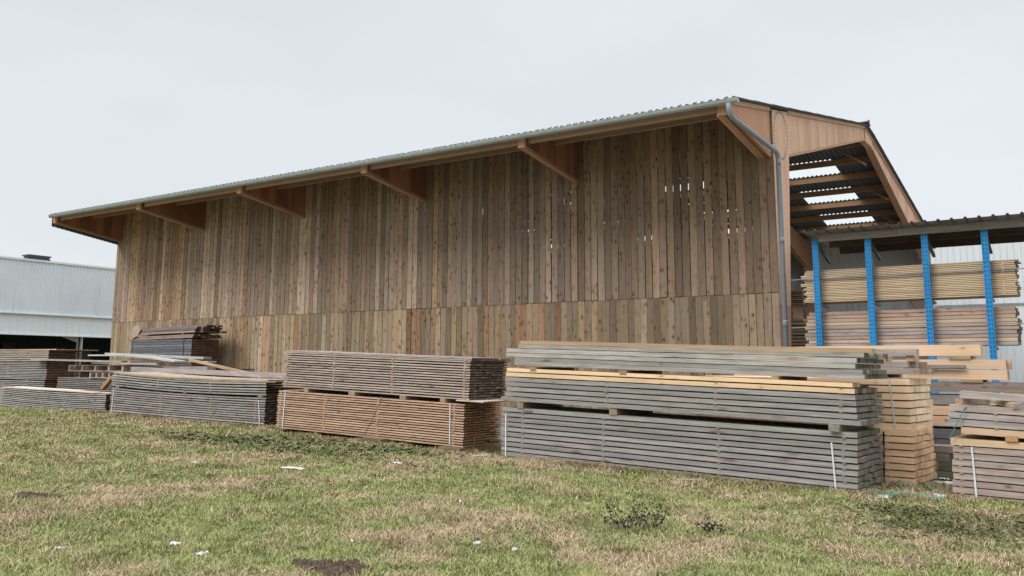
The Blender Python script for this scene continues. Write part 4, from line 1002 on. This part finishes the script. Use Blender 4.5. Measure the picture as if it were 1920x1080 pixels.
dead_plant(-4.02, 8.05, 'dark withered weed, left half of the pair in the right foreground', 9, .25, 2)
dead_plant(-3.82, 8.22, 'dark withered weed, right half of the pair in the right foreground', 12, .27, 3)
dead_plant(-3.3, 8.5, 'low dark withered weed right of the pair in the foreground', 9, .15, 4)

def scrap(x, y, sx_, sy_, label, seed):
    r = random.Random(seed); z = gzf(x, y) + .012; n = 6; mb = MB(); vv = []
    for j in range(n):
        for i in range(n):
            vv.append((sx_ * (i / (n - 1) - .5) * (1 + r.uniform(-.15, .15)) , sy_ * (j / (n - 1) - .5) + r.uniform(-.01, .01), r.uniform(0, .03)))
    ff = [(j * n + i, j * n + i + 1, (j + 1) * n + i + 1, (j + 1) * n + i) for j in range(n - 1) for i in range(n - 1) if not ((i in (0, n - 2)) and (j in (0, n - 2)) and r.random() < .7)]
    mb.add(vv, ff, [(.8, .8, .8)] * len(ff), [(0, 0, 0)] * len(vv)); o = mb.build('plastic_scrap', M['white_pl'], recalc=False, smooth=False)
    o.location = (x, y, z); o.rotation_euler = (0, 0, r.uniform(0, 3)); tag(o, label, 'scrap', 'white scraps on the grass')
LT = [(-9.77, 9.05, .35, .09, 'longest white scrap, in the grass below the thin-board packs'), (-11.32, 8.56, .13, .06, 'small white scrap left of the longest scrap'), (-6.72, 4.93, .09, .06, 'white scrap at lower left, nearer the middle of three'), (-6.27, 4.85, .11, .05, 'pale grey scrap at lower left, right one of three'), (-7.28, 4.25, .11, .04, 'white scrap near the lower left corner'),
      (-4.32, 6.59, .07, .04, 'white scrap at the bottom centre'), (-6.15, 8.25, .10, .03, 'tiny white strip in the middle of the field'), (-4.71, 6.57, .09, .025, 'thin white strip left of the bottom centre scrap'), (-9.07, 10.53, .20, .08, 'white flakes in front of the weeds'), (-5.61, 5.92, .08, .02, 'thin pale strip above the bottom soil mound'),
      (-2.42, 12.3, .32, .2, 'large crumpled white sheet at the corner of the big grey stack'), (-1.85, 12.9, .22, .10, 'pale flattened sheet beside the right edge pack'), (-1.95, 14.4, .3, .2, 'white sheet in the gap under the mossy blocks'), (-2.05, 14.9, .14, .1, 'white lump beside the mossy blocks'), (-13.0, 8.0, .06, .03, 'tiny white fleck far left in the grass'), (-16.3, 8.2, .10, .04, 'small white scrap at the far left of the field')]
for k, (x, y, a, b, l) in enumerate(LT): scrap(x, y, a, b, l, k)
# green ribbon lying in the gap
mb = MB()
def ribbon(pts, wd=.009):
    for a, b in zip(pts, pts[1:]):
        vv = [(a[0], a[1] - wd, a[2]), (b[0], b[1] - wd, b[2]), (b[0], b[1] + wd, b[2] + .008), (a[0], a[1] + wd, a[2] + .008)]
        mb.add(vv, [(0, 1, 2, 3)], [(.02, .3, .25)], [(0, 0, 0)] * 4)
g0 = gzf(-2.2, 12.5) + .05
ribbon([(-2.6, 12.4, g0 + .12), (-2.58, 12.32, g0 + .02), (-2.45, 12.2, g0), (-2.2, 12.45, g0 + .02), (-1.95, 12.3, g0 + .03), (-1.7, 12.35, g0)])
ribbon([(-2.3, 12.6, g0 + .1), (-2.2, 12.55, g0 + .14), (-2.15, 12.4, g0 + .05), (-2.3, 12.3, g0), (-2.4, 12.35, g0 + .02)])
ribbon([(-2.0, 12.9, g0 + .1), (-1.85, 12.7, g0 + .04), (-1.75, 12.45, g0), (-1.9, 13.4, g0 + .1)])
tag(mb.build('plastic_ribbon', M['green_pl'], recalc=False), 'tangled green plastic ribbon on the ground between the right-hand stacks', 'ribbon')
# soil mounds
def mound(x, y, rx_, ry_, h, label, seed):
    r = random.Random(seed); mb = MB(); n = 40; vv = []
    for j in range(n):
        for i in range(n):
            u, v_ = i / (n - 1) * 2 - 1, j / (n - 1) * 2 - 1; q = max(0, 1 - (u * u + v_ * v_) * (1 + .45 * math.sin(3 * math.atan2(v_, u) + seed) + .3 * math.sin(7 * math.atan2(v_, u))))
            X_, Y_ = x + u * rx_, y + v_ * ry_
            vv.append((u * rx_, v_ * ry_, gzf(X_, Y_) - gzf(x, y) - .02 + h * q ** .6 * (.6 + r.uniform(-.5, .5)) + (.03 * r.random() if q > .05 else -.05)))
    ff = [(j * n + i, j * n + i + 1, (j + 1) * n + i + 1, (j + 1) * n + i) for j in range(n - 1) for i in range(n - 1)]
    mb.add(vv, ff, [jit((.12, .085, .06), .3, r) for _ in ff], [(a[0] * 3, a[1] * 3, a[2] * 3) for a in vv]); o = mb.build('soil_mound', M['soil'], recalc=False); o.location = (x, y, gzf(x, y)); tag(o, label, 'mound', 'mounds of dug soil')
mound(-5.1, 5.2, .38, .22, .07, 'brown soil mound at the bottom edge of the field', 1)
mound(-10.1, 5.5, .28, .18, .05, 'small brown soil mound at the left of the field', 2)

# offcuts and sticks in the grass
for k, (x, y, l, yaw, c, lb) in enumerate(((-13.75, 11.25, .34, .2, (.60, .48, .36), 'pale thin stick lying at the left end of the weeds'), (-13.95, 11.2, .2, 1.5, (.60, .48, .36), 'short pale stick standing by the left end of the weeds'), (-11.95, 12.3, .5, -.15, (.45, .34, .24), 'thin batten beside the block under the orange brown pack'), (-10.45, 12.2, .16, 1.2, (.52, .34, .2), 'small orange splinter in front of the orange brown pack'), (-5.1, 11.95, .5, -.25, (.42, .34, .27), 'weathered lath at the foot of the big grey stack'), (-9.0, 12.2, .4, .5, (.55, .50, .44), 'bleached twig between the packs and the big grey stack'))):
    mb = MB(); mb.board(0, l, -.012, .012, 0, .018, c, seg=3, bend=lambda a: (.01 * math.sin(a * 9), 0)); o = mb.build('stick', M['pack']); o.location = (x, y, gzf(x, y) + .02); o.rotation_euler = (0, R(-50 if k == 1 else -4), yaw); tag(o, lb, 'stick', 'sticks and offcuts in the grass')
